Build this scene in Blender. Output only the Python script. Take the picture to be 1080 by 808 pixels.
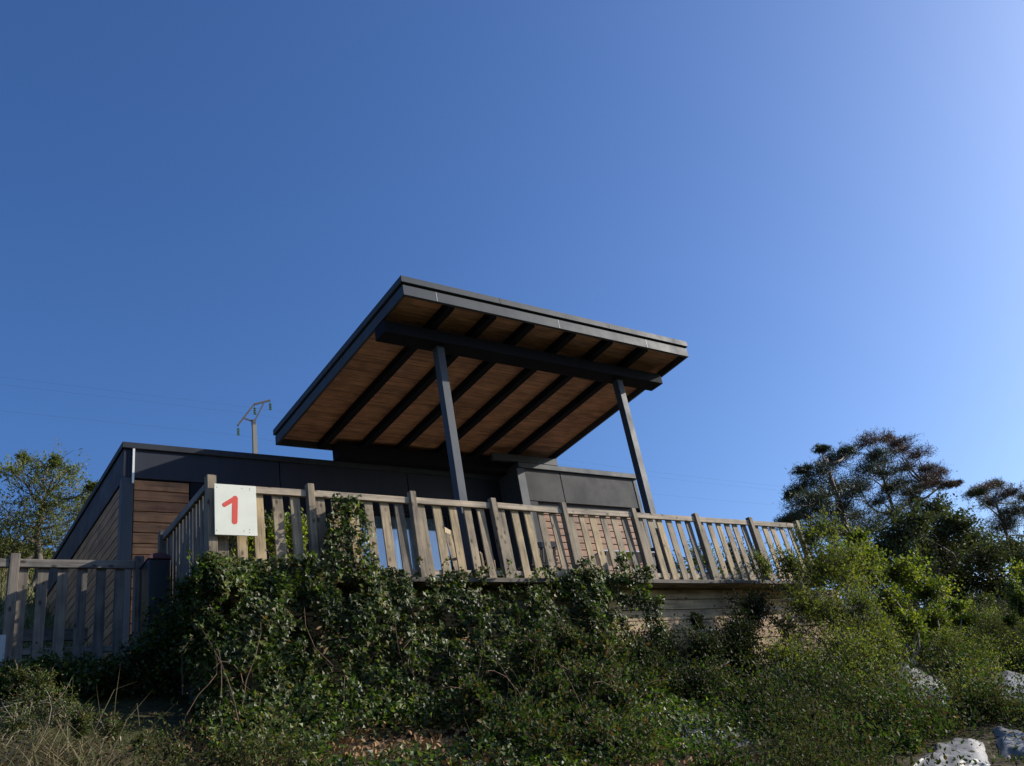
import bpy, math, random
import numpy as np
from mathutils import Matrix, Vector, noise

R = math.radians
for o in list(bpy.data.objects): bpy.data.objects.remove(o)
sc = bpy.context.scene
COL = sc.collection

# ---------------------------------------------------------------- camera
YAW, PIT, ROL, FPX = R(39.49), R(26.58), R(-10.78), 916.1
cf = np.array([math.sin(YAW)*math.cos(PIT), math.cos(YAW)*math.cos(PIT), math.sin(PIT)])
_r = np.array([math.cos(YAW), -math.sin(YAW), 0.0]); _u = np.cross(_r, cf)
cr = _r*math.cos(ROL) + _u*math.sin(ROL); cu = -_r*math.sin(ROL) + _u*math.cos(ROL)
cam_d = bpy.data.cameras.new('camera'); cam = bpy.data.objects.new('camera', cam_d); COL.objects.link(cam)
M = Matrix.Identity(4)
for i in range(3):
    M[i][0] = cr[i]; M[i][1] = cu[i]; M[i][2] = -cf[i]
cam.matrix_world = M
cam_d.sensor_width = 36; cam_d.lens = FPX/1080*36
cam_d.clip_start = 0.05; cam_d.clip_end = 3000
sc.camera = cam

# ---------------------------------------------------------------- world, sun, exposure
SUN_AZ, SUN_EL = 110.5, 24.0      # azimuth clockwise from +Y
w = bpy.data.worlds.new('World'); sc.world = w; w.use_nodes = True
nt = w.node_tree; nt.nodes.clear()
sky = nt.nodes.new('ShaderNodeTexSky'); sky.sky_type = 'NISHITA'; sky.sun_disc = False
sky.sun_elevation = R(SUN_EL); sky.sun_rotation = R(SUN_AZ)
sky.altitude = 300; sky.air_density = 1.0; sky.dust_density = 2.3; sky.ozone_density = 4.0
bg = nt.nodes.new('ShaderNodeBackground'); bg.inputs[1].default_value = 0.15
wo = nt.nodes.new('ShaderNodeOutputWorld')
hs = nt.nodes.new('ShaderNodeHueSaturation'); hs.inputs['Saturation'].default_value = 1.14; hs.inputs['Hue'].default_value = .505
nt.links.new(sky.outputs[0], hs.inputs['Color']); tint = nt.nodes.new('ShaderNodeMix'); tint.data_type = 'RGBA'; tint.blend_type = 'MULTIPLY'; tint.inputs[0].default_value = 1; tint.inputs[7].default_value = (.665, .755, .865, 1)
nt.links.new(hs.outputs[0], tint.inputs[6]); nt.links.new(tint.outputs[2], bg.inputs[0]); nt.links.new(bg.outputs[0], wo.inputs[0])
sd = bpy.data.lights.new('sun', 'SUN'); sd.energy = 5.0; sd.angle = R(0.5); sd.color = (1.0, .93, .82)
sun = bpy.data.objects.new('sun', sd); COL.objects.link(sun)
sv = Vector((math.sin(R(SUN_AZ))*math.cos(R(SUN_EL)), math.cos(R(SUN_AZ))*math.cos(R(SUN_EL)), math.sin(R(SUN_EL))))
sun.rotation_euler = sv.to_track_quat('Z', 'Y').to_euler(); sun.location = (40, -20, 40)
sc.view_settings.view_transform = 'Standard'; sc.view_settings.look = 'None'
sc.view_settings.exposure = 0.42; sc.view_settings.gamma = 1
sc.render.engine = 'CYCLES'
sc.cycles.max_bounces = 6; sc.cycles.diffuse_bounces = 3; sc.cycles.transparent_max_bounces = 8

# ---------------------------------------------------------------- helpers
def ray(px, py):
    return cf + cr*(px-540)/FPX - cu*(py-404)/FPX
def onY(px, py, Y):
    q = ray(px, py); return q*(Y/q[1])
def sstep(a, b, x):
    t = min(1, max(0, (x-a)/(b-a))); return t*t*(3-2*t)
def terr(x, y):
    if y < 0: z = -1.64 + .12*max(y, -30)
    elif y < 8: z = -1.64 + .32*y
    elif y < 11.5: z = .92 + .48*(y-8)
    else: z = 2.6 + .01*(y-11.5)
    if y > 13:
        z += .42*(min(y, 45)-13)*(1-sstep(2, 26, x))
    f = sstep(10.3, 11.0, y)*(1-sstep(12.5, 14.5, y))*(1-sstep(2.3, 3.5, x))   # walkway on the left
    z = z*(1-f) + 2.36*f
    n = noise.noise(Vector((x*.55, y*.55, 3.1)))*.10 + noise.noise(Vector((x*1.9, y*1.9, 8.1)))*.035
    k = 1 - sstep(8.6, 9.2, y)*(1-sstep(14, 20, y))
    return z + n*k
def hit(px, py):
    q = ray(px, py); t = 3.0
    while t < 200:
        p = q*t
        if p[2] < terr(p[0], p[1]): return p
        t += .03
    return q*40

def mat(name):
    m = bpy.data.materials.new(name); m.use_nodes = True
    n = m.node_tree.nodes; b = n['Principled BSDF']
    return m, n, m.node_tree.links, b
def ramp(n, stops):
    r = n.new('ShaderNodeValToRGB'); e = r.color_ramp.elements
    e[0].position, e[0].color = stops[0][0], (*stops[0][1], 1)
    e[1].position, e[1].color = stops[-1][0], (*stops[-1][1], 1)
    for p, c in stops[1:-1]:
        q = e.new(p); q.color = (*c, 1)
    return r
def coords(n, l, scale=(1, 1, 1), island=True):
    tc = n.new('ShaderNodeTexCoord'); mp = n.new('ShaderNodeMapping'); mp.inputs['Scale'].default_value = scale
    src = tc.outputs['Object']
    if island:
        g = n.new('ShaderNodeNewGeometry'); ml = n.new('ShaderNodeMath'); ml.operation = 'MULTIPLY'; ml.inputs[1].default_value = 37
        l.new(g.outputs['Random Per Island'], ml.inputs[0])
        va = n.new('ShaderNodeVectorMath'); va.operation = 'ADD'
        l.new(src, va.inputs[0]); l.new(ml.outputs[0], va.inputs[1]); src = va.outputs[0]
    l.new(src, mp.inputs[0]); return mp.outputs[0]
def noisetex(n, l, vec, scale, detail=6, rough=.6):
    t = n.new('ShaderNodeTexNoise'); t.inputs['Scale'].default_value = scale
    t.inputs['Detail'].default_value = detail; t.inputs['Roughness'].default_value = rough
    l.new(vec, t.inputs['Vector']); return t.outputs['Fac']
def mixc(n, l, fac, a, b, mode='MIX'):
    m = n.new('ShaderNodeMix'); m.data_type = 'RGBA'; m.blend_type = mode
    if isinstance(fac, (int, float)): m.inputs[0].default_value = fac
    else: l.new(fac, m.inputs[0])
    for i, v in ((6, a), (7, b)):
        if isinstance(v, tuple): m.inputs[i].default_value = (*v, 1)
        else: l.new(v, m.inputs[i])
    return m.outputs[2]
def bump(n, l, b, h, s=.3, d=.01):
    bp = n.new('ShaderNodeBump'); bp.inputs['Strength'].default_value = s; bp.inputs['Distance'].default_value = d
    l.new(h, bp.inputs['Height']); l.new(bp.outputs[0], b.inputs['Normal'])

def wood_mat(name, axis, tones, rough=.75, knots=True):
    m, n, l, b = mat(name)
    s = [26, 26, 26]; s[axis] = 1.3
    v = coords(n, l, tuple(s))
    grain = noisetex(n, l, v, 1.0, 8, .65)
    g = n.new('ShaderNodeNewGeometry')
    r1 = ramp(n, [(i/(len(tones)-1), t) for i, t in enumerate(tones)]); r1.color_ramp.interpolation = 'LINEAR'
    l.new(g.outputs['Random Per Island'], r1.inputs[0])
    r2 = ramp(n, [(.30, (.34, .34, .36)), (.5, (.92, .92, .92)), (.72, (1.3, 1.27, 1.2))]); l.new(grain, r2.inputs[0])
    c = mixc(n, l, 1.0, r1.outputs[0], r2.outputs[0], 'MULTIPLY')
    v2 = coords(n, l, (3, 3, 3)); blot = noisetex(n, l, v2, 1.0, 3)
    r3 = ramp(n, [(.35, (.55, .56, .6)), (.6, (1, 1, 1))]); l.new(blot, r3.inputs[0])
    c = mixc(n, l, .8, c, r3.outputs[0], 'MULTIPLY')
    if knots:
        s = [9, 9, 9]; s[axis] = 5
        vk = coords(n, l, tuple(s)); vo = n.new('ShaderNodeTexVoronoi'); vo.inputs['Scale'].default_value = 1; l.new(vk, vo.inputs['Vector'])
        rk = ramp(n, [(.08, (.16, .11, .08)), (.22, (1, 1, 1))]); l.new(vo.outputs['Distance'], rk.inputs[0])
        c = mixc(n, l, .85, c, rk.outputs[0], 'MULTIPLY')
    l.new(c, b.inputs['Base Color']); b.inputs['Roughness'].default_value = rough
    b.inputs['Specular IOR Level'].default_value = .25
    bump(n, l, b, grain, .5, .004)
    return m
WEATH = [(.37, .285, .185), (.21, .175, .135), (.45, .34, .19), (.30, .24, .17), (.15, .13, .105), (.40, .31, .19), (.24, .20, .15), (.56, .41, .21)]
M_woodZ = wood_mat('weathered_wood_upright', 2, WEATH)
M_woodShadeZ = wood_mat('shaded_grey_wood_upright', 2, [(.17, .15, .13), (.13, .12, .105), (.21, .18, .15), (.15, .135, .12), (.24, .20, .155)])  # aged grey wood, with the shade on the left and side fences in its colour
M_woodShadeX = wood_mat('shaded_grey_wood_rail', 0, [(.18, .16, .14), (.21, .19, .165)])  # rails of the left fence, shade put into the grey tone likewise
M_woodX = wood_mat('weathered_wood_rail', 0, [(.48, .385, .275), (.54, .43, .31), (.40, .33, .245)])
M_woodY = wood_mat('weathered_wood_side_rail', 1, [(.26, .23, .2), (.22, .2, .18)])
M_plank = wood_mat('under_deck_planks', 0, [(.52, .36, .20), (.56, .40, .24), (.44, .32, .19), (.60, .44, .26)])
M_dark_plank = wood_mat('dark_weathered_planks', 0, [(.10, .085, .07), (.13, .11, .09)])
M_sidX = wood_mat('brown_siding', 0, [(.32, .155, .085), (.37, .185, .105), (.29, .14, .08), (.39, .205, .12)], .6, False)
M_sidY = wood_mat('brown_siding_side', 1, [(.46, .22, .095), (.50, .25, .11), (.40, .19, .085)], .6, False)
M_sidF = wood_mat('brown_siding_recess', 0, [(.42, .20, .095), (.47, .235, .11), (.37, .175, .085)], .65, False)
M_soffit = wood_mat('soffit_boards', 0, [(.44, .245, .15), (.46, .26, .155), (.42, .235, .14)], .6, False)

def metal_mat(name, col, rough=.45, spec=.5, var=.25):
    m, n, l, b = mat(name)
    v = coords(n, l, (1, 1, 1), False); a = noisetex(n, l, v, 2.3, 5)
    v2 = coords(n, l, (9, 9, 1.2), False); s = noisetex(n, l, v2, 1.0, 6)
    r = ramp(n, [(.3, tuple(x*(1-var) for x in col)), (.7, tuple(x*(1+var) for x in col))])
    mx = n.new('ShaderNodeMath'); mx.operation = 'MULTIPLY_ADD'; mx.inputs[1].default_value = .5
    l.new(a, mx.inputs[0]); hh = n.new('ShaderNodeMath'); hh.operation = 'MULTIPLY'; hh.inputs[1].default_value = .5
    l.new(s, hh.inputs[0]); l.new(hh.outputs[0], mx.inputs[2]); l.new(mx.outputs[0], r.inputs[0])
    l.new(r.outputs[0], b.inputs['Base Color'])
    rr = ramp(n, [(.3, (rough-.08,)*3), (.7, (rough+.12,)*3)]); l.new(a, rr.inputs[0]); l.new(rr.outputs[0], b.inputs['Roughness'])
    b.inputs['Specular IOR Level'].default_value = spec
    return m
M_metal = metal_mat('anthracite_metal', (.019, .024, .037), .6, .25)
M_panel = metal_mat('grey_cladding_panel', (.056, .057, .060), .7, .15, .06)
M_post = metal_mat('blue_grey_painted_post', (.040, .052, .068), .55, .35)
M_fascia = metal_mat('fascia_paint', (.038, .047, .059), .6, .3)
M_cap = metal_mat('dark_cap_metal', (.022, .027, .036), .6, .25)
M_darkbeam = metal_mat('dark_beam_paint', (.009, .011, .017), .8, .12)
M_black = metal_mat('black_plastic', (.012, .012, .014), .4)
M_galv = metal_mat('galvanised_steel', (.35, .36, .37), .45)
M_white = metal_mat('white_paint', (.75, .75, .72), .5, .4, .05)
M_rust = metal_mat('dark_steel', (.04, .035, .035), .6)
M_concrete = metal_mat('pole_concrete', (.22, .21, .19), .85, .2, .15)
M_insul = metal_mat('green_glass_insulator', (.05, .16, .11), .15, .8)
M_wire = metal_mat('wire', (.05, .05, .055), .6)
M_bluegrey = metal_mat('pale_blue_table_top', (.30, .36, .44), .35)
M_redlid = metal_mat('dull_red_plastic', (.10, .035, .045), .7)
M_signred = metal_mat('sign_red_paint', (.66, .075, .05), .5, .4, .04)
M_curtain = metal_mat('pale_curtain', (.46, .52, .58), .8, .2, .12)
M_terracotta = metal_mat('terracotta', (.35, .13, .07), .8, .2)
M_stone = metal_mat('trough_brown', (.16, .09, .06), .8, .2)
def sign_mat():
    m, n, l, b = mat('sign_white_enamel')
    v = coords(n, l, (1, 1, 1), False); a = noisetex(n, l, v, 6, 6)
    r = ramp(n, [(.3, (.70, .70, .58)), (.65, (.78, .78, .66))]); l.new(a, r.inputs[0])
    l.new(r.outputs[0], b.inputs['Base Color']); b.inputs['Roughness'].default_value = .45
    return m
M_sign = sign_mat()
def glass_mat():
    m, n, l, b = mat('window_glass'); n.remove(b)
    out = n['Material Output']
    t = n.new('ShaderNodeBsdfTransparent'); t.inputs[0].default_value = (.82, .88, .9, 1)
    g = n.new('ShaderNodeBsdfGlossy'); g.inputs['Roughness'].default_value = .03
    fr = n.new('ShaderNodeFresnel'); fr.inputs[0].default_value = 1.6
    mx = n.new('ShaderNodeMixShader'); mx.inputs[0].default_value = .28; l.new(t.outputs[0], mx.inputs[1]); l.new(g.outputs[0], mx.inputs[2])
    l.new(mx.outputs[0], out.inputs[0]); return m
M_glass = glass_mat()

def leaf_mat(name, cols, rough=.42, trans=.25, tcol=None, spec=.5, clump=1.4):
    m, n, l, b = mat(name); out = n['Material Output']
    g = n.new('ShaderNodeNewGeometry')
    r = ramp(n, [(i/(len(cols)-1), c) for i, c in enumerate(cols)]); l.new(g.outputs['Random Per Island'], r.inputs[0])
    v = coords(n, l, (1, 1, 1), False); a = noisetex(n, l, v, clump, 3)
    r2 = ramp(n, [(.34, (.5, .52, .5)), (.66, (1.4, 1.33, 1.2))]); l.new(a, r2.inputs[0])
    c = mixc(n, l, 1.0, r.outputs[0], r2.outputs[0], 'MULTIPLY')
    l.new(c, b.inputs['Base Color']); b.inputs['Roughness'].default_value = rough; b.inputs['Specular IOR Level'].default_value = spec
    t = n.new('ShaderNodeBsdfTranslucent')
    tc = mixc(n, l, 1.0, c, tcol or (1.5, 1.9, .7), 'MULTIPLY'); l.new(tc, t.inputs[0])
    mx = n.new('ShaderNodeMixShader'); mx.inputs[0].default_value = trans
    l.new(b.outputs[0], mx.inputs[1]); l.new(t.outputs[0], mx.inputs[2]); l.new(mx.outputs[0], out.inputs[0])
    return m
M_ivy = leaf_mat('ivy_leaves', [(.014, .026, .006), (.032, .056, .010), (.018, .034, .007), (.07, .11, .018), (.020, .036, .008), (.18, .21, .06), (.028, .05, .010), (.14, .09, .03)], .48, .3, spec=.3)  # the palest green paints bright highlights onto single leaves
M_bramble = leaf_mat('bramble_leaves', [(.03, .052, .016), (.05, .085, .022), (.038, .062, .018), (.085, .125, .03), (.12, .05, .03), (.045, .075, .025), (.09, .105, .035), (.10, .06, .035)], .65, .25, spec=.15, clump=.9)
M_shrub = leaf_mat('shrub_leaves', [(.055, .068, .020), (.10, .115, .03), (.065, .08, .024), (.14, .15, .04), (.19, .15, .03), (.07, .088, .026)], .6, .42, spec=.2)
M_bright = leaf_mat('bright_vine_leaves', [(.065, .085, .018), (.10, .125, .024), (.075, .095, .02), (.14, .155, .03), (.20, .17, .03), (.08, .105, .022)], .55, .42, spec=.25)
M_pine = leaf_mat('pine_needles', [(.028, .042, .028), (.042, .058, .036), (.055, .068, .04), (.034, .052, .034)], .6, .1, spec=.25, clump=.5)
M_pinered = leaf_mat('browned_pine_needles', [(.14, .085, .08), (.11, .08, .072), (.07, .075, .055), (.16, .105, .09), (.05, .065, .042)], .6, .1, (1.4, 1, .8), spec=.25, clump=.5)
M_oak = leaf_mat('broadleaf_dark', [(.035, .048, .02), (.055, .066, .026), (.075, .075, .03), (.04, .056, .026), (.09, .075, .034)], .7, .2, spec=.3, clump=.4)
M_leafShade = leaf_mat('shade_dark_leaves', [(.014, .022, .009), (.024, .034, .012), (.018, .027, .011), (.036, .046, .016), (.05, .038, .02)], .65, .25, spec=.15)  # dark leaf greens, the shade of the hollow is put into the colour
M_willow = leaf_mat('olive_tree_leaves', [(.09, .12, .045), (.14, .165, .06), (.19, .185, .06), (.08, .105, .045), (.16, .145, .055)], .6, .3, spec=.15, clump=.6)
M_heath = leaf_mat('low_weed_leaves', [(.04, .055, .022), (.07, .085, .03), (.055, .07, .03), (.085, .085, .035), (.09, .05, .035), (.055, .042, .03), (.04, .05, .02)], .8, .22, spec=.08, clump=.9)
M_dead = leaf_mat('dead_leaves', [(.20, .11, .05), (.30, .18, .09), (.14, .08, .04), (.38, .25, .14)], .7, .1, (1, .8, .5), spec=.2)
M_straw = leaf_mat('dry_grass', [(.20, .17, .09), (.27, .23, .13), (.12, .12, .05), (.09, .13, .035), (.07, .10, .03)], .6, .2, (1, .9, .6), spec=.2)
M_tuss = leaf_mat('straw_blades', [(.19, .155, .09), (.26, .22, .13), (.12, .10, .06), (.10, .12, .045)], .6, .2, (1, .9, .6), spec=.2)
M_potted = leaf_mat('yellow_green_leaves', [(.16, .20, .03), (.22, .25, .04), (.12, .17, .03), (.25, .22, .04)], .45, .4)
def bark_mat(name, a, b_):
    m, n, l, b = mat(name); v = coords(n, l, (8, 8, 2), False); h = noisetex(n, l, v, 1.5, 6)
    r = ramp(n, [(.3, a), (.7, b_)]); l.new(h, r.inputs[0]); l.new(r.outputs[0], b.inputs['Base Color'])
    b.inputs['Roughness'].default_value = .85; bump(n, l, b, h, .6, .02); return m
M_bark = bark_mat('bark', (.05, .04, .032), (.13, .11, .09))
M_pinebark = bark_mat('pine_bark', (.06, .04, .035), (.16, .11, .09))
M_cane = bark_mat('reddish_cane', (.09, .045, .03), (.16, .10, .06))
M_twig = bark_mat('grey_twig', (.16, .13, .10), (.30, .26, .2))

def ground_mat():
    m, n, l, b = mat('bank_soil_and_grass')
    v = coords(n, l, (1, 1, 1), False)
    a = noisetex(n, l, v, .8, 8); c2 = noisetex(n, l, v, 14, 6)
    r = ramp(n, [(.3, (.035, .028, .018)), (.5, (.055, .048, .025)), (.7, (.05, .065, .022))]); l.new(a, r.inputs[0])
    r2 = ramp(n, [(.3, (.5, .5, .5)), (.7, (1.5, 1.4, 1.3))]); l.new(c2, r2.inputs[0])
    c = mixc(n, l, 1.0, r.outputs[0], r2.outputs[0], 'MULTIPLY')
    # dry grass hillside far behind
    sp = n.new('ShaderNodeSeparateXYZ'); l.new(v, sp.inputs[0])
    mr = n.new('ShaderNodeMapRange'); mr.inputs[1].default_value = 13.5; mr.inputs[2].default_value = 16; l.new(sp.outputs[1], mr.inputs[0])
    r3 = ramp(n, [(.3, (.15, .13, .06)), (.5, (.24, .20, .09)), (.7, (.16, .17, .06))]); l.new(c2, r3.inputs[0])
    c = mixc(n, l, mr.outputs[0], c, r3.outputs[0])
    l.new(c, b.inputs['Base Color']); b.inputs['Roughness'].default_value = .95; b.inputs['Specular IOR Level'].default_value = .1
    bump(n, l, b, c2, .8, .05); return m
M_ground = ground_mat()
def tarp_mat():
    m, n, l, b = mat('pale_grey_fleece')
    v = coords(n, l, (1, 1, 1), False); a = noisetex(n, l, v, 1.3, 4, .5); f = noisetex(n, l, v, 30, 4)
    r = ramp(n, [(.34, (.10, .095, .085)), (.5, (.19, .185, .175)), (.72, (.27, .265, .255))]); l.new(a, r.inputs[0])
    l.new(r.outputs[0], b.inputs['Base Color']); b.inputs['Roughness'].default_value = .55
    bump(n, l, b, f, .3, .01); return m
M_tarp = tarp_mat()

ORG = {}
def tag(o, label=None, cat=None, group=None, kind=None):
    if label: o['label'] = label
    if cat: o['category'] = cat
    if group: o['group'] = group
    if kind: o['kind'] = kind
    return o
def empty(name, loc, label, cat, group=None):
    o = bpy.data.objects.new(name, None); COL.objects.link(o); o.location = loc; o.empty_display_size = .2
    ORG[o.name] = Vector(loc); return tag(o, label, cat, group)
class MB:
    """collects vertices (world coordinates) and faces"""
    def __init__(s): s.v = []; s.f = []
    def poly(s, vs, fs):
        k = len(s.v); s.v += [tuple(map(float, p)) for p in vs]; s.f += [tuple(i+k for i in f) for f in fs]; return s
    def hexa(s, P):   # 8 points: bottom 4 (ccw), top 4
        return s.poly(P, [(3, 2, 1, 0), (4, 5, 6, 7), (0, 1, 5, 4), (1, 2, 6, 5), (2, 3, 7, 6), (3, 0, 4, 7)])
    def box(s, x0, x1, y0, y1, z0, z1):
        return s.hexa([(x0, y0, z0), (x1, y0, z0), (x1, y1, z0), (x0, y1, z0), (x0, y0, z1), (x1, y0, z1), (x1, y1, z1), (x0, y1, z1)])
    def bar(s, a, b, wx, wy, up=(0, 0, 1)):
        a = Vector(a); b = Vector(b); d = (b-a).normalized(); u = Vector(up)
        if abs(d.dot(u)) > .95: u = Vector((0, 1, 0))
        r = d.cross(u).normalized(); u = r.cross(d).normalized()
        P = []
        for p in (a, b):
            for i, j in ((-1, -1), (1, -1), (1, 1), (-1, 1)): P.append(p + r*(i*wx/2) + u*(j*wy/2))
        return s.hexa(P)
    def tube(s, pts, rad, n=6, caps=True):
        pts = [Vector(p) for p in pts]; rad = list(rad) if hasattr(rad, '__len__') else [rad]*len(pts)
        k = len(s.v); ref = None
        for i, p in enumerate(pts):
            d = (pts[min(i+1, len(pts)-1)]-pts[max(i-1, 0)])
            d = d.normalized() if d.length > 1e-9 else Vector((0, 0, 1))
            if ref is None: ref = Vector((1, 0, 0)) if abs(d.x) < .8 else Vector((0, 1, 0))
            x = (ref - d*ref.dot(d)).normalized(); y = d.cross(x); ref = x
            for j in range(n):
                a = 2*math.pi*j/n; q = p + x*(math.cos(a)*rad[i]) + y*(math.sin(a)*rad[i]); s.v.append(tuple(q))
        for i in range(len(pts)-1):
            for j in range(n):
                a = k+i*n+j; b = k+i*n+(j+1) % n; s.f.append((a, b, b+n, a+n))
        if caps:
            s.f.append(tuple(k+j for j in reversed(range(n)))); s.f.append(tuple(k+(len(pts)-1)*n+j for j in range(n)))
        return s
    def build(s, name, m, parent=None, bevel=0, loc=None, smooth=False):
        me = bpy.data.meshes.new(name); o = bpy.data.objects.new(name, me); COL.objects.link(o)
        V = np.array(s.v, dtype=float)
        if parent is not None: org = ORG[parent.name]; o.parent = parent; ORG[o.name] = org
        else:
            org = Vector(loc) if loc is not None else Vector(((V[:, 0].min()+V[:, 0].max())/2, (V[:, 1].min()+V[:, 1].max())/2, V[:, 2].min()))
            o.location = org; ORG[o.name] = org
        V = V - np.array(org)
        me.from_pydata(V.tolist(), [], s.f); me.materials.append(m)
        if smooth: me.polygons.foreach_set('use_smooth', [True]*len(me.polygons))
        if bevel:
            bv = o.modifiers.new('bevel', 'BEVEL'); bv.width = bevel; bv.segments = 1; bv.limit_method = 'ANGLE'
        me.update(); return o

def npmesh(name, V, F, m, parent=None, loc=None):
    """V (n,3) world, F (k,3) triangles"""
    me = bpy.data.meshes.new(name); o = bpy.data.objects.new(name, me); COL.objects.link(o)
    if parent is not None: org = np.array(ORG[parent.name]); o.parent = parent; ORG[o.name] = ORG[parent.name]
    else:
        org = np.array(loc) if loc is not None else np.array([V[:, 0].mean(), V[:, 1].mean(), V[:, 2].min()])
        o.location = org; ORG[o.name] = Vector(org)
    V = (V-org).astype(np.float32); F = F.astype(np.int32)
    me.vertices.add(len(V)); me.vertices.foreach_set('co', V.ravel())
    me.loops.add(F.size); me.loops.foreach_set('vertex_index', F.ravel())
    me.polygons.add(len(F)); me.polygons.foreach_set('loop_start', np.arange(0, F.size, 3, dtype=np.int32))
    me.polygons.foreach_set('loop_total', np.full(len(F), 3, dtype=np.int32))
    me.update(calc_edges=True); me.materials.append(m); return o

rng = np.random.default_rng(7)
def norm(a): return a/np.maximum(np.linalg.norm(a, axis=1, keepdims=True), 1e-9)
SHAPES = {
    'oval': (np.array([(0, 0, 0), (-.5, .42, .16), (0, 1, 0), (.5, .42, .16)]), np.array([(0, 2, 1), (0, 3, 2)])),
    'oval6': (np.array([(0, 0, 0), (-.42, .3, .12), (-.38, .68, .1), (0, 1, -.05), (.38, .68, .1), (.42, .3, .12)]), np.array([(0, 3, 2), (0, 2, 1), (0, 4, 3), (0, 5, 4)])),
    'ivy': (np.array([(0, .3, -.04), (0, .0, 0), (-.62, .12, .1), (-.3, .42, .04), (-.3, .5, .04), (0, 1.05, -.08), (.3, .5, .04), (.62, .12, .1)]),
            np.array([(0, 2, 1), (0, 3, 2), (0, 5, 3), (0, 6, 5), (0, 7, 6), (0, 1, 7)])),
    'needle': (np.array([(-.5, 0, 0), (.5, 0, 0), (0, 1, 0)]), np.array([(0, 1, 2)])),
}
def leaves(P, D, N, L, W, shape='oval'):
    """one leaf per row: base point, direction, normal, length, width"""
    T, Fc = SHAPES[shape]; n = len(P)
    D = norm(D); X = norm(np.cross(D, N)); Z = np.cross(X, D)
    L = np.broadcast_to(L, (n,))[:, None]; W = np.broadcast_to(W, (n,))[:, None]
    V = np.zeros((n, len(T), 3))
    for k, (x, y, z) in enumerate(T): V[:, k] = P + X*(x*W) + D*(y*L) + Z*(z*W)
    F = (Fc[None] + (np.arange(n)*len(T))[:, None, None]).reshape(-1, 3)
    return V.reshape(-1, 3), F
class Foliage:
    def __init__(s): s.V = []; s.F = []; s.k = 0
    def add(s, VF):
        V, F = VF; s.V.append(V); s.F.append(F+s.k); s.k += len(V)
    def build(s, name, m, parent=None, loc=None):
        return npmesh(name, np.concatenate(s.V), np.concatenate(s.F), m, parent, loc)
def rdir(n): return norm(rng.normal(size=(n, 3)))

def twigs(fol, c, rad, ntw, nlf, L, W, shape='oval', wood=None, up=.3, core=None, tw_r=.004, spread=.08, shell=.35, droop=0.0):
    """clump of leafy twigs inside an ellipsoid: leaves sit along every twig"""
    c = np.array(c, float); rad = np.array(rad, float)
    d = rdir(ntw); d[:, 2] += up*.3; d = norm(d); ph = rng.uniform(0, 6.28, 9)
    lob = np.ones(ntw)
    for q, fq in enumerate((2.3, 4.1, 6.7)):
        lob += (.20, .17, .13)[q]*(np.sin(d[:, 0]*fq+ph[3*q])+np.sin(d[:, 1]*fq+ph[3*q+1])+np.sin(d[:, 2]*fq*1.3+ph[3*q+2]))
    lob = np.clip(lob, .25, 1.75)[:, None]
    e = c + d*rad*rng.uniform(.5, 1.15, (ntw, 1))*lob
    a = c + d*rad*lob*rng.uniform(0, shell, (ntw, 1)) + rng.normal(size=(ntw, 3))*rad*.12
    t = rng.uniform(.15, 1.0, (ntw, nlf, 1))
    bend = rng.normal(size=(ntw, 1, 3))*rad.mean()*.12
    P = a[:, None] + (e-a)[:, None]*t + bend*np.sin(t*3.14) + rng.normal(size=(ntw, nlf, 3))*spread*rad.mean()
    P[..., 2] -= droop*t[..., 0]**2
    P = P.reshape(-1, 3)
    tw = np.repeat(norm(e-a), nlf, 0)
    D = norm(tw*.5 + rdir(len(P))*.8 + np.array([0, 0, up*.4]))
    N = norm(rdir(len(P))*.8 + np.array([0, -.1, .8]))
    s = rng.uniform(.6, 1.25, len(P))
    fol.add(leaves(P, D, N, L*s, W*s, shape))
    if wood is not None:
        idx = rng.choice(ntw, min(60, max(1, ntw//3)), replace=False)
        for i in idx:
            m_ = (a[i]+e[i])/2 + bend[i, 0]
            wood.tube([a[i], m_, e[i]], [tw_r*1.6, tw_r, tw_r*.4], 3, False)

def curve(a, b, sag=0.0, wob=.1, n=6, seed=0):
    a = np.array(a, float); b = np.array(b, float); L = np.linalg.norm(b-a); r = np.random.default_rng(seed)
    o1 = r.normal(size=3)*L*wob; o2 = r.normal(size=3)*L*wob*.5
    out = []
    for i in range(n+1):
        t = i/n; p = a+(b-a)*t + o1*math.sin(math.pi*t) + o2*math.sin(2*math.pi*t); p[2] += sag*math.sin(math.pi*t); out.append(p)
    return out

# ---------------------------------------------------------------- ground
def build_ground():
    xs = np.concatenate([np.linspace(-400, -30, 16), np.linspace(-28, -4, 14), np.arange(-3, 24, .22), np.linspace(24.5, 60, 36), np.linspace(64, 500, 26)])
    ys = np.concatenate([np.linspace(-300, -20, 12), np.linspace(-18, 2, 14), np.arange(2.2, 16, .22), np.linspace(16.5, 60, 50), np.linspace(64, 600, 26)])
    V = [(x, y, terr(x, y)) for y in ys for x in xs]; nx = len(xs)
    F = [(j*nx+i, j*nx+i+1, (j+1)*nx+i+1, (j+1)*nx+i) for j in range(len(ys)-1) for i in range(nx-1)]
    m = MB(); m.v = V; m.f = F; o = m.build('ground', M_ground, loc=(0, 0, 0), smooth=True); tag(o, kind='structure')
build_ground()

# ---------------------------------------------------------------- building
DZ = 2.83          # deck floor
TOP = 6.17
b = empty('building', (7.9, 13.0, 2.6), 'single storey building with brown board siding, dark metal parapet and a tilted canopy roof', 'building')
BX0, BX1, BY = 2.91, 13.02, 13.0
# core walls (dark backing)
MB().box(BX0+.04, 10.0, BY+.04, 20.5, 1.9, 6.05).build('wall', M_metal, b)
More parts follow.
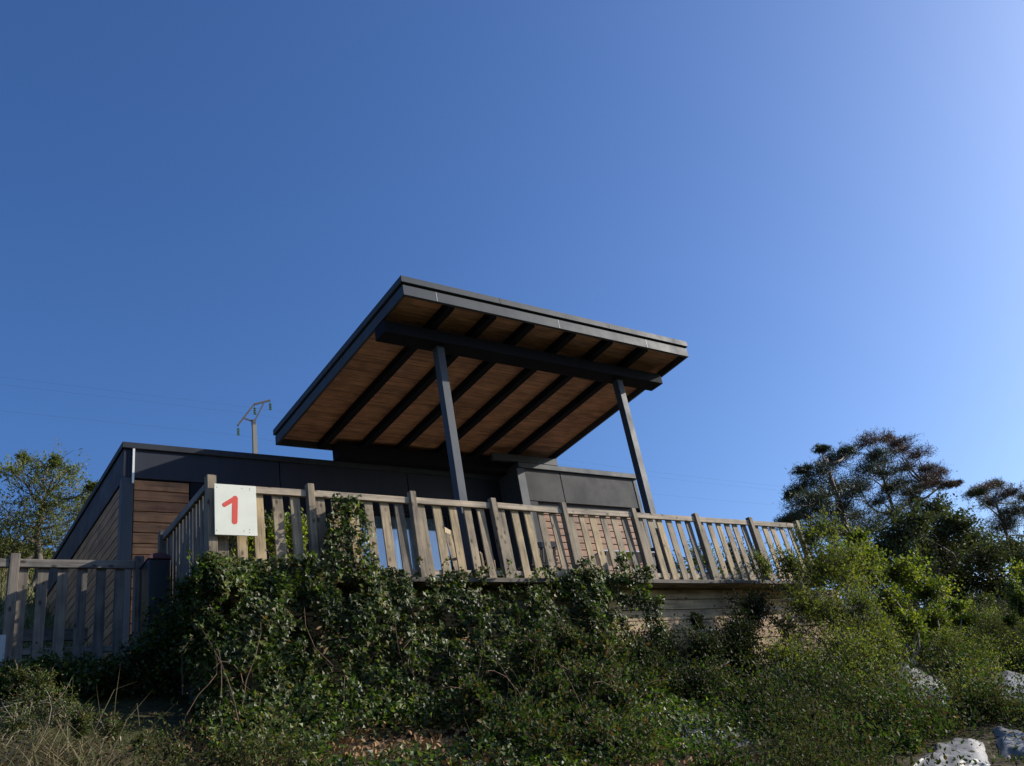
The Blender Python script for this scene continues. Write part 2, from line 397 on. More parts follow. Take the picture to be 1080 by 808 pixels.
# side wall siding, boards running along Y
m = MB(); z = 2.0
while z < 5.48: m.box(BX0-.005, BX0+.035, BY+.16, 20.4, z, z+.142); z += .155
m.build('side_siding', M_sidY, b, .004)
# front left siding
m = MB(); z = DZ-.1
while z < 5.48: m.box(BX0+.14, 3.86, BY+.0, BY+.035, z, z+.155); z += .168
m.build('front_siding', M_sidF, b, .004)
# upper metal band
m = MB(); m.box(BX0-.03, BX0+.03, BY-.02, 20.5, 5.56, TOP-.10).build('side_parapet_band', M_metal, b, .004)
m = MB(); xs = [BX0+.031, 5.35, 7.8, 10.0]
for i in range(3): m.box(xs[i]+(.008 if i else 0), xs[i+1]-.008, BY-.02, BY+.03, 5.60, TOP-.10)
m.build('front_parapet_band', M_metal, b, .004)
m = MB(); m.box(BX0-.06, 10.05, BY-.06, BY+.3, TOP-.099, TOP); m.box(BX0-.06, BX0+.25, BY+.301, 20.55, TOP-.099, TOP)
m.build('parapet_cap', M_cap, b, .006)
MB().box(BX0+.3, 10, BY+.35, 20.4, 6.0, 6.06).build('flat_roof', M_metal, b)
# corner column and white trim
MB().box(BX0-.035, BX0+.125, BY-.025, BY+.15, 1.95, 5.598).build('corner_column', M_post, b, .005)
MB().box(3.005, 3.035, BY-.055, BY-.022, 5.50, 6.068).build('white_trim_strip', M_white, b)
# dark cladding under the canopy between siding and the right block
m = MB(); x = 3.88
for x0, x1, z0, z1 in [(3.88, 5.2, DZ, 5.59), (5.21, 6.62, DZ, 5.59), (9.2, 9.9, DZ, 5.59), (6.63, 9.19, 5.3, 5.59)]:
    m.box(x0, x1-.01, BY-.005, BY+.038, z0, z1)
m.build('dark_cladding', M_darkbeam, b, .004)
# glazed doors: frame parts + curtain + pane each
for x0, x1 in [(6.66, 7.28), (7.30, 7.92), (7.94, 8.56), (8.58, 9.18)]:
    f = MB(); t = .05
    f.box(x0, x0+t, BY-.045, BY+.03, DZ, 5.28); f.box(x1-t, x1, BY-.045, BY+.03, DZ, 5.28)
    f.box(x0+t, x1-t, BY-.045, BY+.03, 5.28-t*1.3, 5.28); f.box(x0+t, x1-t, BY-.045, BY+.03, DZ, DZ+.12)
    fr = f.build('glazed_door', M_darkbeam, b, .003)
    MB().box(x0+t, x1-t, BY-.02, BY-.012, DZ+.12, 5.28-t*1.3).build('pane', M_glass, fr)
    c = MB(); n = 14; P = []
    for i in range(n+1):
        xx = x0+t+(x1-x0-2*t)*i/n; yy = BY+.022+.012*math.sin(i*2.1)
        P += [(xx, yy, DZ+.12), (xx, yy, 5.21)]
    c.poly(P, [(2*i, 2*i+2, 2*i+3, 2*i+1) for i in range(n)]); c.build('curtain', M_curtain, fr, smooth=True)
# right block, nearer
RY = 12.35
MB().box(9.95, BX1, RY+.04, 20.5, 2.3, 6.05).build('wall', M_panel, b)
m = MB()
for x0, x1 in [(10.06, 10.94), (10.955, 12.94)]: m.box(x0, x1, RY-.01, RY+.038, 5.42, TOP-.09)
m.build('grey_panel_band', M_panel, b, .005)
MB().box(9.9, BX1+.05, RY-.06, RY+.35, TOP-.088, TOP+.02).build('parapet_cap', M_fascia, b, .006)
MB().box(9.86, 10.05, RY-.03, RY+.6, DZ, 6.08).build('corner_column', M_post, b, .005)
MB().box(12.945, BX1+.02, RY-.02, RY+.1, 2.5, 6.08).build('corner_trim', M_fascia, b, .005)
m = MB(); z = DZ
while z < 5.28: m.box(10.26, 12.94, RY-.004, RY+.038, z, z+.122); z += .137
m.build('front_siding', M_sidX, b, .004)
MB().box(10.055, 10.25, RY-.008, RY+.038, DZ, 5.41).build('grey_side_panel', M_panel, b, .004)
# canopy ---------------------------------------------------------
Yb, Yf = 13.05, 8.55
def cz(y, off=0.0):   # underside of soffit
    return 6.52 + (6.80-6.52)*(Yb-y)/(Yb-Yf) + off
def cx0(y): return 5.33 + (5.44-5.33)*(Yb-y)/(Yb-Yf)
def cx1(y): return 11.05 + (11.10-11.05)*(Yb-y)/(Yb-Yf)
def slab(mb, x0a, x1a, x0b, x1b, ya, yb, o0, o1):
    mb.hexa([(x0a, ya, cz(ya, o0)), (x1a, ya, cz(ya, o0)), (x1b, yb, cz(yb, o0)), (x0b, yb, cz(yb, o0)),
             (x0a, ya, cz(ya, o1)), (x1a, ya, cz(ya, o1)), (x1b, yb, cz(yb, o1)), (x0b, yb, cz(yb, o1))])
can = MB(); slab(can, cx0(Yf)+.03, cx1(Yf)-.03, cx0(Yb)+.03, cx1(Yb)-.03, Yf+.03, Yb-.03, .03, .17)
canopy = can.build('canopy_roof', M_metal, b)
m = MB(); ny = 34
for i in range(ny):
    y0 = Yf+.05+(Yb-Yf-.1)*i/ny; y1 = Yf+.05+(Yb-Yf-.1)*(i+1)/ny-.004
    slab(m, cx0(y0)+.05, cx1(y0)-.05, cx0(y1)+.05, cx1(y1)-.05, y0, y1, 0, .028)
m.build('soffit', M_soffit, canopy)
front_px = [477, 521.5, 562, 606, 645, 682]
fx = [6.14, 6.87, 7.60, 8.40, 9.16, 9.95]
fx = [float(onY(px, 304+(px-424)*(372-304)/298., Yf)[0]) for px in front_px]
for x in fx:
    u = (x-cx0(Yf))/(cx1(Yf)-cx0(Yf)); xb = cx0(Yb)+u*(cx1(Yb)-cx0(Yb))
    m = MB(); slab(m, x-.06, x+.06, xb-.06, xb+.06, Yf+.06, Yb-.06, -.13, -.002); m.build('rafter', M_darkbeam, canopy, .004)
# fascia: lower board and upper cap on four sides
def frame(e, o0, o1, th, name, mm):
    m = MB(); xa0, xa1, xb0, xb1 = cx0(Yf)-e, cx1(Yf)+e, cx0(Yb)-e, cx1(Yb)+e; ya, yb = Yf-e, Yb+e
    slab(m, xa0, xa1, xa0, xa1, ya, ya+th, o0, o1)
    slab(m, xb0, xb1, xb0, xb1, yb-th, yb, o0, o1)
    slab(m, xa0, xa0+th, xb0, xb0+th, ya+th+.001, yb-th-.001, o0, o1)
    slab(m, xa1-th, xa1, xb1-th, xb1, ya+th+.001, yb-th-.001, o0, o1)
    return m.build(name, mm, canopy, .004)
frame(0, -.11, .055, .045, 'fascia', M_fascia)
frame(-.02, .056, .085, .03, 'fascia_groove', M_black)
frame(.025, .086, .19, .06, 'roof_edge_cap', M_fascia)
MB().box(9.4, 11.0, 12.4, 12.48, 6.25, 6.4).build('gutter', M_fascia, b, .004)
for x in (5.98, 8.2, 10.1):
    m = MB(); y = Yf-.0025; m.box(x-.006, x+.006, y, y+.002, cz(Yf, -.105), cz(Yf, .05)); m.build('fascia_joint', M_galv, canopy)
for x in (7.1, 9.3):
    m = MB(); y = Yf-.0275; m.box(x-.006, x+.006, y, y+.002, cz(Yf, .09), cz(Yf, .186)); m.build('cap_joint', M_black, canopy)
# back wall under the canopy (clerestory strip)
MB().box(6.35, 10.95, 12.75, 12.99, TOP+.001, 6.44).build('clerestory', M_darkbeam, b)
# support beam and posts
YP = 9.3
beam = MB(); zt = cz(YP)-.132
beam.hexa([(5.42, YP-.17, 6.43), (10.93, YP-.17, 6.43), (10.93, YP+.13, 6.43), (5.42, YP+.13, 6.43), (5.42, YP-.17, zt), (10.93, YP-.17, zt), (10.93, YP+.13, zt), (5.42, YP+.13, zt)])
beam.build('support_beam', M_darkbeam, b, .006)
for x in (6.39, 9.98): MB().box(x-.065, x+.065, YP-.065, YP+.065, DZ, 6.429).build('support_post', M_post, b, .006)

# ---------------------------------------------------------------- deck
d = empty('deck', (8.2, 9.3, 1.6), 'raised timber deck on plank cladding in front of the building', 'deck')
m = MB(); y = 9.0
while y < 12.9: m.box(2.9, 13.5, y, y+.135, DZ-.035, DZ); y += .143
m.build('deck_boards', M_woodX, d, .003)
MB().box(2.88, 13.52, 8.97, 8.998, DZ-.055, DZ+.003).build('edge_board', M_dark_plank, d, .004)
m = MB(); z = DZ-.04-.16; i = 0
while z > .9:
    m.box(2.93+rng.uniform(0, .01), 14.3, 9.3+rng.uniform(0, .006), 9.34, z, z+.148); z -= .158
m.build('plank_cladding', M_plank, d, .004)
m = MB(); z = DZ-.04-.16
while z > 1.2: m.box(2.90, 2.94, 9.35, 12.9, z, z+.148); z -= .158
m.build('side_cladding', M_woodY, d, .004)

# ---------------------------------------------------------------- fences
def post(x, y, z0, z1, s, par, lx=0, ly=0, mm=None):
    m = MB(); m.hexa([(x-s/2, y-s/2, z0), (x+s/2, y-s/2, z0), (x+s/2, y+s/2, z0), (x-s/2, y+s/2, z0),
                      (x-s/2+lx, y-s/2+ly, z1), (x+s/2+lx, y-s/2+ly, z1), (x+s/2+lx, y+s/2+ly, z1+.004), (x-s/2+lx, y+s/2+ly, z1+.004)])
    return m.build('post', mm or M_woodZ, par, .005)
ff = empty('picket_fence', (8.2, 9.05, DZ), 'long weathered picket railing along the front edge of the deck', 'fence')
PX = [2.93, 4.10, 5.49, 6.76, 7.98, 9.37, 10.75, 12.10, 13.38]
LY = .03; RZ = 3.91
for i, x in enumerate(PX):
    post(x, 9.05, DZ-.10 if i == 0 else DZ-.02, 3.985 if i < 3 else 3.965+rng.uniform(-.01, .02), .10 if i == 0 else .085, ff, rng.normal()*.008, LY if i else 0)
for i in range(len(PX)-1):
    x0, x1 = PX[i]+.05, PX[i+1]-.0435
    m = MB(); dz = rng.normal()*.004
    m.hexa([(x0, 9.035+LY, RZ-.085+dz), (x1, 9.035+LY, RZ-.085-dz), (x1, 9.075+LY, RZ-.085-dz), (x0, 9.075+LY, RZ-.085+dz),
            (x0, 9.035+LY, RZ+dz), (x1, 9.035+LY, RZ-dz), (x1, 9.075+LY, RZ-dz), (x0, 9.075+LY, RZ+dz)])
    m.build('top_rail', M_woodX, ff, .004)
    m = MB(); m.box(x0, x1, 9.075, 9.115, DZ+.06, DZ+.13); m.build('bottom_rail', M_woodX, ff, .004)
    m = MB(); n = 6 if x1-x0 > 1.2 else 5; gap = (x1-x0)/(n)
    for k in range(n):
        xc = x0+gap*(k+.5)-.035+rng.normal()*.007; wd = .121+rng.normal()*.005; t = rng.normal()*.005; yo = .076
        z0 = DZ-.03+rng.uniform(-.01, .015); z1 = RZ-.055
        m.hexa([(xc-wd/2, 9.0+yo-.025, z0), (xc+wd/2, 9.0+yo-.025, z0), (xc+wd/2, 9.0+yo-.003, z0), (xc-wd/2, 9.0+yo-.003, z0),
                (xc-wd/2+t, 9.0+yo+LY-.002, z1), (xc+wd/2+t, 9.0+yo+LY-.002, z1), (xc+wd/2+t, 9.0+yo+LY+.02, z1), (xc-wd/2+t, 9.0+yo+LY+.02, z1)])
    m.build('picket_panel', M_woodZ, ff, .003)
# short side return of the railing, from the corner post back
sf = empty('picket_fence', (2.9, 9.9, DZ), 'short shaded picket railing running back from the corner post beside the number board', 'fence')
post(2.88, 10.78, 2.2, 3.95, .09, sf, 0, 0, M_woodShadeZ)
MB().box(2.865, 2.905, 9.105, 10.73, RZ-.085, RZ).build('top_rail', M_woodY, sf, .004)
MB().box(2.91, 2.945, 9.105, 10.73, DZ+.06, DZ+.13).build('bottom_rail', M_woodY, sf, .004)
m = MB(); y = 9.16
while y < 10.7:
    m.box(2.907, 2.927, y, y+.098, DZ-.3+rng.uniform(-.02, .02), RZ-.03); y += .128+rng.normal()*.004
m.build('picket_panel', M_woodShadeZ, sf, .003)
# lower fence on the left
LY2 = 10.75; LZ = 3.55; LB = 2.40
lf = empty('picket_fence', (.9, LY2, 2.36), 'lower shaded picket fence at the left beside the walkway', 'fence')
pxs = [-1.9, -.2, 1.28, 2.60]
for x in pxs: post(x, LY2, 1.8, LZ+.06, .1, lf, 0, 0, M_woodShadeZ)
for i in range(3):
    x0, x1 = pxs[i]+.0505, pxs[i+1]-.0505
    MB().box(x0, x1, LY2-.035, LY2+.005, LZ-.095, LZ).build('top_rail', M_woodShadeX, lf, .004)
    MB().box(x0, x1, LY2+.03, LY2+.07, LB+.1, LB+.17).build('bottom_rail', M_woodShadeX, lf, .004)
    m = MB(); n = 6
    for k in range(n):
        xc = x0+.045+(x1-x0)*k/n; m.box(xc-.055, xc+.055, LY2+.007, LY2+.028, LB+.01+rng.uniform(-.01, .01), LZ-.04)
    m.build('picket_panel', M_woodShadeZ, lf, .003)
m = MB()
for k in range(4): m.box(-2.4, 2.9, LY2+.05+k*.004, LY2+.11, 1.6+k*.2, 1.79+k*.2)
m.build('base_board', M_dark_plank, lf, .004)
MB().box(1.17, 1.26, LY2-.062, LY2-.052, 2.42, 2.70).build('metal_bracket', M_galv, lf)
# bin between the fences
bn = empty('storage_bin', (2.72, 10.5, 2.3), 'dark upright bin with a dull red rounded lid between the two fences', 'bin')
MB().box(2.60, 2.85, 10.3, 10.68, 2.1, 3.44).build('bin_body', M_black, bn, .01)
m = MB(); P = []; n = 8
for yy in (10.28, 10.69):
    for i in range(n+1):
        a = math.pi*i/n; P.append((2.72-.13*math.cos(a), yy, 3.442+.07*math.sin(a)))
m.poly(P, [(i, i+1, n+2+i, n+1+i) for i in range(n)]+[tuple(range(n, -1, -1)), tuple(range(n+1, 2*n+2)), (0, n+1, 2*n+1, n)])
m.build('lid', M_redlid, bn)

# ---------------------------------------------------------------- number board
sg = empty('number_board', (3.14, 8.96, 3.25), 'white square board with a red numeral 1 screwed to the corner of the picket fence', 'sign')
c = [onY(225.4, 509.6, 8.96), onY(270.3, 513.5, 8.96), onY(270.7, 565.7, 8.96), onY(225, 563.8, 8.96)]
sx0, sx1 = (c[0][0]+c[3][0])/2+.01, (c[1][0]+c[2][0])/2; sz0, sz1 = (c[2][2]+c[3][2])/2, (c[0][2]+c[1][2])/2
MB().box(sx0, sx1, 8.955, 8.972, sz0, sz1).build('board', M_sign, sg, .002)
def sp(px, py):   # sign point from the enlarged view
    p = onY(140+px/6.733, 490+py/6.733, 8.955); return p[0], p[2]
def capsule(p, q, r, y):
    m_ = MB(); ax, az = p; bx, bz = q; an = math.atan2(bz-az, bx-ax); P = []
    for i in range(9): a = an+math.pi/2+math.pi*i/8; P.append((ax+r*math.cos(a), az+r*math.sin(a)))
    for i in range(9): a = an-math.pi/2+math.pi*i/8; P.append((bx+r*math.cos(a), bz+r*math.sin(a)))
    n_ = len(P); V = [(x, y, z) for x, z in P]+[(x, 8.9549, z) for x, z in P]
    return V, [tuple(range(n_))]+[(i, i+n_, (i+1) % n_+n_, (i+1) % n_) for i in range(n_)]
m = MB()
m.poly(*capsule(sp(727, 240), sp(724, 405), .031, 8.9535)); m.poly(*capsule(sp(653, 285), sp(725, 242), .0255, 8.9530))
m.build('numeral', M_signred, sg)
for px, py in ((597, 160), (775, 170), (830, 182), (597, 467), (790, 472), (830, 482), (830, 462), (830, 170)):
    x, z = sp(px, py); MB().tube([(x, 8.9535, z), (x, 8.9548, z)], .0045, 8).build('screw', M_rust, sg)

# ---------------------------------------------------------------- things on the deck
def chair(loc, rz, label, group=None, ht=.86, mm=M_black):
    t = empty('garden_chair', loc, label, 'chair', group); L = Vector(loc)
    def W(p): c_, s_ = math.cos(rz), math.sin(rz); return (L.x+p[0]*c_-p[1]*s_, L.y+p[0]*s_+p[1]*c_, L.z+p[2])
    def wbar(mb, a, b_, w1, w2): mb.bar(W(a), W(b_), w1, w2)
    m = MB()
    m.hexa([W(p) for p in ((-.23, -.22, .42), (.23, -.22, .43), (.22, .22, .41), (-.22, .22, .41), (-.23, -.22, .45), (.23, -.22, .46), (.22, .22, .44), (-.22, .22, .44))])
    m.build('seat', mm, t, .01)
    for sx_ in (-1, 1):
        for sy in (-1, 1):
            m = MB(); wbar(m, (sx_*.2, sy*.19, .42), (sx_*.23, sy*.24, 0), .04, .04); m.build('leg', mm, t, .004)
        m = MB(); wbar(m, (sx_*.25, -.2, .64), (sx_*.24, .24, .65), .05, .03); wbar(m, (sx_*.25, -.2, .63), (sx_*.23, -.2, .44), .035, .035); m.build('armrest', mm, t, .004)
    m = MB()
    for k in range(6): xx = -.19+k*.076; wbar(m, (xx, .22, .46), (xx, .31, ht-.03), .055, .015)
    wbar(m, (-.23, .31, ht), (.23, .31, ht), .03, .09); wbar(m, (-.23, .25, .58), (.23, .25, .58), .02, .05)
    m.build('backrest', mm, t, .004); return t
chair((8.32, 10.35, DZ), R(172), 'black garden chair with its slatted back against the railing, left of the deck table', None)
chair((10.9, 10.35, DZ), R(150), 'black garden chair at the right end of the blue grey deck table', None)
chair((9.65, 11.0, DZ), R(-5), 'black garden chair on the building side of the deck table', None)
chair((7.05, 10.15, DZ), R(35), 'brown wooden slatted chair by the fourth post of the railing', None, 1.12, M_woodZ)
t = empty('garden_table', (9.95, 10.2, DZ), 'pale blue grey topped table among black chairs on the deck', 'table')
MB().box(9.3, 10.6, 9.85, 10.55, DZ+.72, DZ+.75).build('tabletop', M_bluegrey, t, .008)
for x in (9.37, 10.53):
    for y in (9.92, 10.48): MB().box(x-.025, x+.025, y-.025, y+.025, DZ, DZ+.719).build('leg', M_black, t)
# leafy shrub in a trough
t = empty('potted_shrub', (3.75, 9.75, DZ), 'yellow green leafy shrub in a brown trough behind the number board', 'potted plant')
m = MB(); m.hexa([(3.35, 9.6, DZ), (4.35, 9.6, DZ), (4.35, 9.9, DZ), (3.35, 9.9, DZ), (3.3, 9.55, DZ+.4), (4.4, 9.55, DZ+.4), (4.4, 9.95, DZ+.4), (3.3, 9.95, DZ+.4)])
m.build('trough', M_stone, t, .01)
fo = Foliage(); st = MB()
for k in range(9):
    x = 3.45+k*.1; twigs(fo, (x, 9.75, DZ+.72+rng.uniform(-.05, .1)), (.14, .15, .36), 60, 7, .055, .03, 'oval', st, up=.7)
    st.tube([(x, 9.75, DZ+.38), (x, 9.74, DZ+.8)], .006, 4)
fo.build('foliage', M_potted, t); st.build('stem', M_twig, t)

# ---------------------------------------------------------------- power pole and lines
YPL = 30.0
pb = onY(268.5, 480, YPL); pt = onY(268, 447, YPL)
pole = empty('power_pole', (pb[0], YPL, terr(pb[0], YPL)), 'concrete power pole with angled steel crossarm beyond the roof', 'pole')
MB().hexa([(pb[0]-.13, YPL-.1, terr(pb[0], YPL)-.3), (pb[0]+.13, YPL-.1, terr(pb[0], YPL)-.3), (pb[0]+.13, YPL+.1, terr(pb[0], YPL)-.3), (pb[0]-.13, YPL+.1, terr(pb[0], YPL)-.3),
           (pt[0]-.075, YPL-.06, pt[2]), (pt[0]+.075, YPL-.06, pt[2]), (pt[0]+.075, YPL+.06, pt[2]), (pt[0]-.075, YPL+.06, pt[2])]).build('pole', M_concrete, pole)
def zp(x, y, Y=YPL): return onY(230+x/10.1, 410+y/10.1, Y)
m = MB(); m.bar(zp(208, 392), zp(385, 165), .06, .07); m.bar(zp(383, 167), zp(555, 124), .06, .07); m.build('crossarm', M_rust, pole)
m = MB(); m.bar(zp(272, 314), zp(385, 352), .045, .05); m.bar(zp(385, 352), zp(490, 148), .05, .05); m.bar(zp(378, 335), zp(378, 385), .13, .13); m.build('brace', M_rust, pole)
ins = []
for (x0, y0, x1, y1) in ((214, 390, 224, 488), (388, 172, 395, 275), (553, 126, 566, 232)):
    a = np.array(zp(x0, y0)); e = a + np.array([0, 0, -.42]); m = MB()
    m.tube([a, a+(e-a)*.25], .008, 5)
    for t_ in (.3, .5, .7, .88):
        c0 = a+(e-a)*t_; m.tube([c0, c0+(e-a)*.1, c0+(e-a)*.12], [.03, .065, .02], 8)
    m.tube([a+(e-a)*.3, e], .015, 5); m.build('insulator', M_insul, pole, smooth=False); ins.append(e)
names = ['lowest power line, on the left insulator of the pole', 'middle power line, on the centre insulator of the pole', 'highest power line, on the right insulator of the pole']
for k, e in enumerate(ins):
    pts = []
    for i in range(61):
        x = -38+i*2.0
        s = x-e[0]
        zz = e[2] + (.0*s if s < 0 else -1.0*(1-((s-28)/28)**2))
        if i > 0 and pts[-1][0] < e[0] < x: pts.append((e[0], e[1], e[2]))
        pts.append((x, YPL, zz))
    o = MB().tube(pts, .002, 4).build('power_line', M_wire); tag(o, names[k], 'cable', 'power lines')

# ---------------------------------------------------------------- landscape fleece on the right bank
def sheet(corners, label, nx=70, ny=40, seed=0):
    P = [hit(*c) for c in corners]; V = []
    for j in range(ny+1):
        for i in range(nx+1):
            u, v = i/nx, j/ny
            p = P[0]*(1-u)*(1-v)+P[1]*u*(1-v)+P[2]*u*v+P[3]*(1-u)*v
            x, y = p[0], p[1]; e = .12*noise.noise(Vector((u*6+seed, v*6, 0)))
            x += e; y += e*.7
            q = Vector((x*2.2, y*2.2, seed)); r_ = abs(noise.noise(q))*.09 + abs(noise.noise(q*2.7))*.04
            ef = sstep(0, .3, min(u, 1-u, v, 1-v)); V.append((x, y, terr(x, y)-.02+ef*(.065+r_*.45)))
    F = [(j*(nx+1)+i, j*(nx+1)+i+1, (j+1)*(nx+1)+i+1, (j+1)*(nx+1)+i) for j in range(ny) for i in range(nx)]
    m = MB(); m.v = V; m.f = F; o = m.build('ground_fleece', M_tarp, smooth=True); tag(o, label, 'ground sheet', 'pale ground sheets on the bank'); return o
SHEETS = [([(945, 815), (1058, 812), (1040, 778), (985, 784)], 'largest pale grey ground sheet low on the right bank', 1),
          ([(1050, 800), (1115, 815), (1115, 778), (1040, 766)], 'bright creased ground sheet in the lower right corner of the bank', 3),
          ([(700, 798), (805, 790), (790, 758), (702, 748)], 'shaded grey ground sheet in the hollow below the plank cladding', 5),
          ([(942, 728), (1012, 756), (1003, 718), (945, 692)], 'thin wrinkled ground sheet strip running down under the bright shrub', 9),
          ([(1045, 742), (1112, 754), (1112, 716), (1055, 708)], 'upper small pale ground sheet near the right edge of the bank', 13)]
POLY = []
for cs, lab, sd_ in SHEETS:
    sheet(cs, lab, seed=sd_); POLY.append([tuple(hit(*c)[:2]) for c in cs])
def on_sheet(x, y, margin=0.0):
    for Q in POLY:
        mx_, my_ = sum(q[0] for q in Q)/4, sum(q[1] for q in Q)/4; k_ = 1+margin
        ins = False
        for a in range(4):
            x1, y1 = Q[a]; x2, y2 = Q[(a+1) % 4]
            x1, y1, x2, y2 = mx_+(x1-mx_)*k_, my_+(y1-my_)*k_, mx_+(x2-mx_)*k_, my_+(y2-my_)*k_
            if (y1 > y) != (y2 > y) and x < (x2-x1)*(y-y1)/(y2-y1)+x1: ins = not ins
        if ins: return True
    return False

def in_front(x, y):
    return on_sheet(x*1.05, y*1.05) or on_sheet(x*1.11, y*1.11) or on_sheet(x*1.18, y*1.18)
# ---------------------------------------------------------------- plants
# ivy mass over the deck front
def ivy_front(x, z):
    """how far the ivy stands in front of the cladding at height z"""
    zb = terr(x, 8.3); t = min(1, max(0, (2.9-z)/(2.9-zb)))
    bulge = .20+.48*t**1.2 
    n1 = noise.noise(Vector((x*1.4, z*.9, 2)))*.22+noise.noise(Vector((x*3.6, z*2.4, 5)))*.13
    return 9.02-bulge-n1
ivy = empty('ivy_hedge', (5.8, 8.6, 1.0), 'dense dark green ivy covering the deck front under the picket fence', 'ivy')
fo = Foliage(); N_ = 56000
X = rng.uniform(2.45, 9.3, N_); Zt = rng.uniform(0, 1, N_)**.9
P = []
for x, t_ in zip(X, Zt):
    top = 2.93+.10*noise.noise(Vector((x*1.8, 0, 0)))+(.10 if x < 4.7 else 0)
    zb = .3 if x > 5 else .75
    z = zb+(top-zb)*t_
    right = 8.15 + (z-.5)/2.3*1.15 + .25*noise.noise(Vector((z*2, 4, 4)))-(.25 if z > 2.5 else 0)
    if x > right: x = 2.6+rng.uniform(0, 6)
    if x < 2.7+.15*noise.noise(Vector((z*3, 9, 1))): x += .3
    hole = noise.noise(Vector((x*1.6+7, z*1.6, 1)))+.5*noise.noise(Vector((x*5, z*5, 1)))
    dp = rng.exponential(.07)
    if hole > .12: dp += .28
    if hole > .3 and rng.uniform() < .5: continue
    y = ivy_front(x, z)+dp
    zg = terr(x, y)
    if z < zg+.02: z = zg+rng.uniform(.0, .25)
    P.append((x, y, z))
P = np.array(P)
nz = np.array([[noise.noise(Vector((p[0]*2.5, p[2]*2.5, 11+k*5))) for k in range(3)] for p in P])
Nn = norm(np.array([.1, -1, .75]) + nz*1.1 + rng.normal(size=P.shape)*.45)
D = norm(np.array([0, -.35, -.75])+rng.normal(size=P.shape)*.55)
s = rng.uniform(.6, 1.25, len(P)); fo.add(leaves(P, D, Nn, .050*s, .046*s, 'ivy'))
n = 15000; Q = []
while len(Q) < n:
    x, y = rng.uniform(2.5, 8.2), rng.uniform(6.0, 8.6)
    if ((x-4.3)/.95)**2+((y-7.35)/.42)**2+.8*noise.noise(Vector((x*2, y*2, 6))) < 1: continue
    if x < 2.9 and y < 7.3: continue
    h = .42*max(.1, .6+noise.noise(Vector((x*1.6, y*1.6, 33))))*sstep(5.8, 8.2, y)+.06
    Q.append((x, y, terr(x, y)+h*rng.uniform(0, 1)**.7))
Q = np.array(Q); s = rng.uniform(.6, 1.2, n)
fo.add(leaves(Q, norm(np.array([0, -.5, .1])+rng.normal(size=Q.shape)*.6), norm(np.array([.1, -.6, .9])+rng.normal(size=Q.shape)*.5), .048*s, .044*s, 'ivy'))
# sprays hanging out of the mass
st = MB()
for k in range(330):
    x = rng.uniform(2.6, 8.3); z = rng.uniform(1.0, 2.95); y = ivy_front(x, z); a = np.array([x, y+.05, z])
    L_ = rng.uniform(.12, .4); e = a+np.array([rng.normal()*.5, -rng.uniform(.2, .7), rng.uniform(-.5, .6)])*L_
    pts = curve(a, e, .03, .12, 4, k); st.tube(pts, [.004, .0035, .003, .002, .0015], 3, False)
    n = 9; tt = rng.uniform(.1, 1, n); PP = np.array([pts[int(t_*4)] for t_ in tt])+rng.normal(size=(n, 3))*.018
    s = rng.uniform(.6, 1.1, n); fo.add(leaves(PP, rdir(n)*.7+(e-a)/L_*.6, rdir(n)*.6+np.array([0, -.5, .8]), .052*s, .046*s, 'ivy'))
for k in range(34):   # woody stems inside
    x = rng.uniform(2.8, 8.3); z = rng.uniform(1.2, 2.8)
    a = np.array([x+rng.normal()*.3, ivy_front(x, 1.2)+.15, terr(x, 8.4)+.05]); e = np.array([x, ivy_front(x, z)+rng.uniform(-.03, .12), z])
    st.tube(curve(a, e, 0, .1, 6, k+900), [.006, .0055, .005, .0045, .004, .003, .002], 4, False)
fo.build('foliage', M_ivy, ivy); st.build('stem', M_cane, ivy)

sv_ = empty('ivy_hedge', (2.7, 9.8, 1.9), 'shaded dark ivy and brambles round the left side of the deck below the short railing', 'ivy')
fo = Foliage(); st = MB()
for c_, rd_ in [((2.78, 9.3, 2.3), (.2, .35, .5)), ((2.74, 9.6, 2.3), (.2, .4, .42)), ((2.7, 10.0, 2.45), (.22, .35, .35)), ((2.6, 9.8, 2.1), (.3, .3, .3)), ((2.1, 9.8, 2.0), (.45, .3, .22)), ((1.7, 10.1, 2.1), (.5, .3, .2)), ((2.5, 9.9, 2.2), (.35, .35, .3)), ((1.3, 10.2, 2.1), (.5, .3, .18)), ((2.72, 8.95, 2.6), (.2, .2, .3))]:
    twigs(fo, c_, rd_, 260, 9, .042, .036, 'ivy', None, up=.2)
st.tube([(2.7, 9.3, 1.7), (2.72, 9.4, 2.4)], .01)
fo.build('foliage', M_ivy, sv_); st.build('stem', M_cane, sv_)
# ivy climbing the fence at two places
def climber(xc, z1, w0, w1, n, label, seed, y0=9.0):
    r_ = empty('climbing_ivy', (xc, y0, DZ), label, 'ivy', 'ivy climbing on the picket fence'); fo = Foliage(); st = MB(); P = []
    for i in range(n):
        t_ = rng.uniform(0, 1)**1.1; z = DZ-.08+t_*(z1-DZ+.08); w_ = w0+(w1-w0)*t_; w_ *= 1+.35*noise.noise(Vector((z*5, seed, 0)))
        P.append((xc+.10*noise.noise(Vector((z*3, seed+4, 0)))+rng.uniform(-1, 1)*w_, y0-abs(rng.normal())*.10*(1-t_*.3)-.01, z))
    P = np.array(P); s = rng.uniform(.6, 1.2, n)
    fo.add(leaves(P, norm(np.array([0, -.3, -.5])+rng.normal(size=P.shape)*.6), norm(np.array([.1, -1, .6])+rng.normal(size=P.shape)*.6), .056*s, .052*s, 'ivy'))
    for k in range(7): st.tube(curve((xc+rng.normal()*w0*.3, y0-.02, DZ-.1), (xc+rng.normal()*w1*.6, y0-.05, z1-rng.uniform(.0, .4)), 0, .05, 5, k+seed), .005, 4, False)
    fo.build('foliage', M_ivy, r_); st.build('stem', M_twig, r_)
climber(4.48, 3.80, .42, .17, 1250, 'tall ivy column climbing the railing right of the number board', 2)
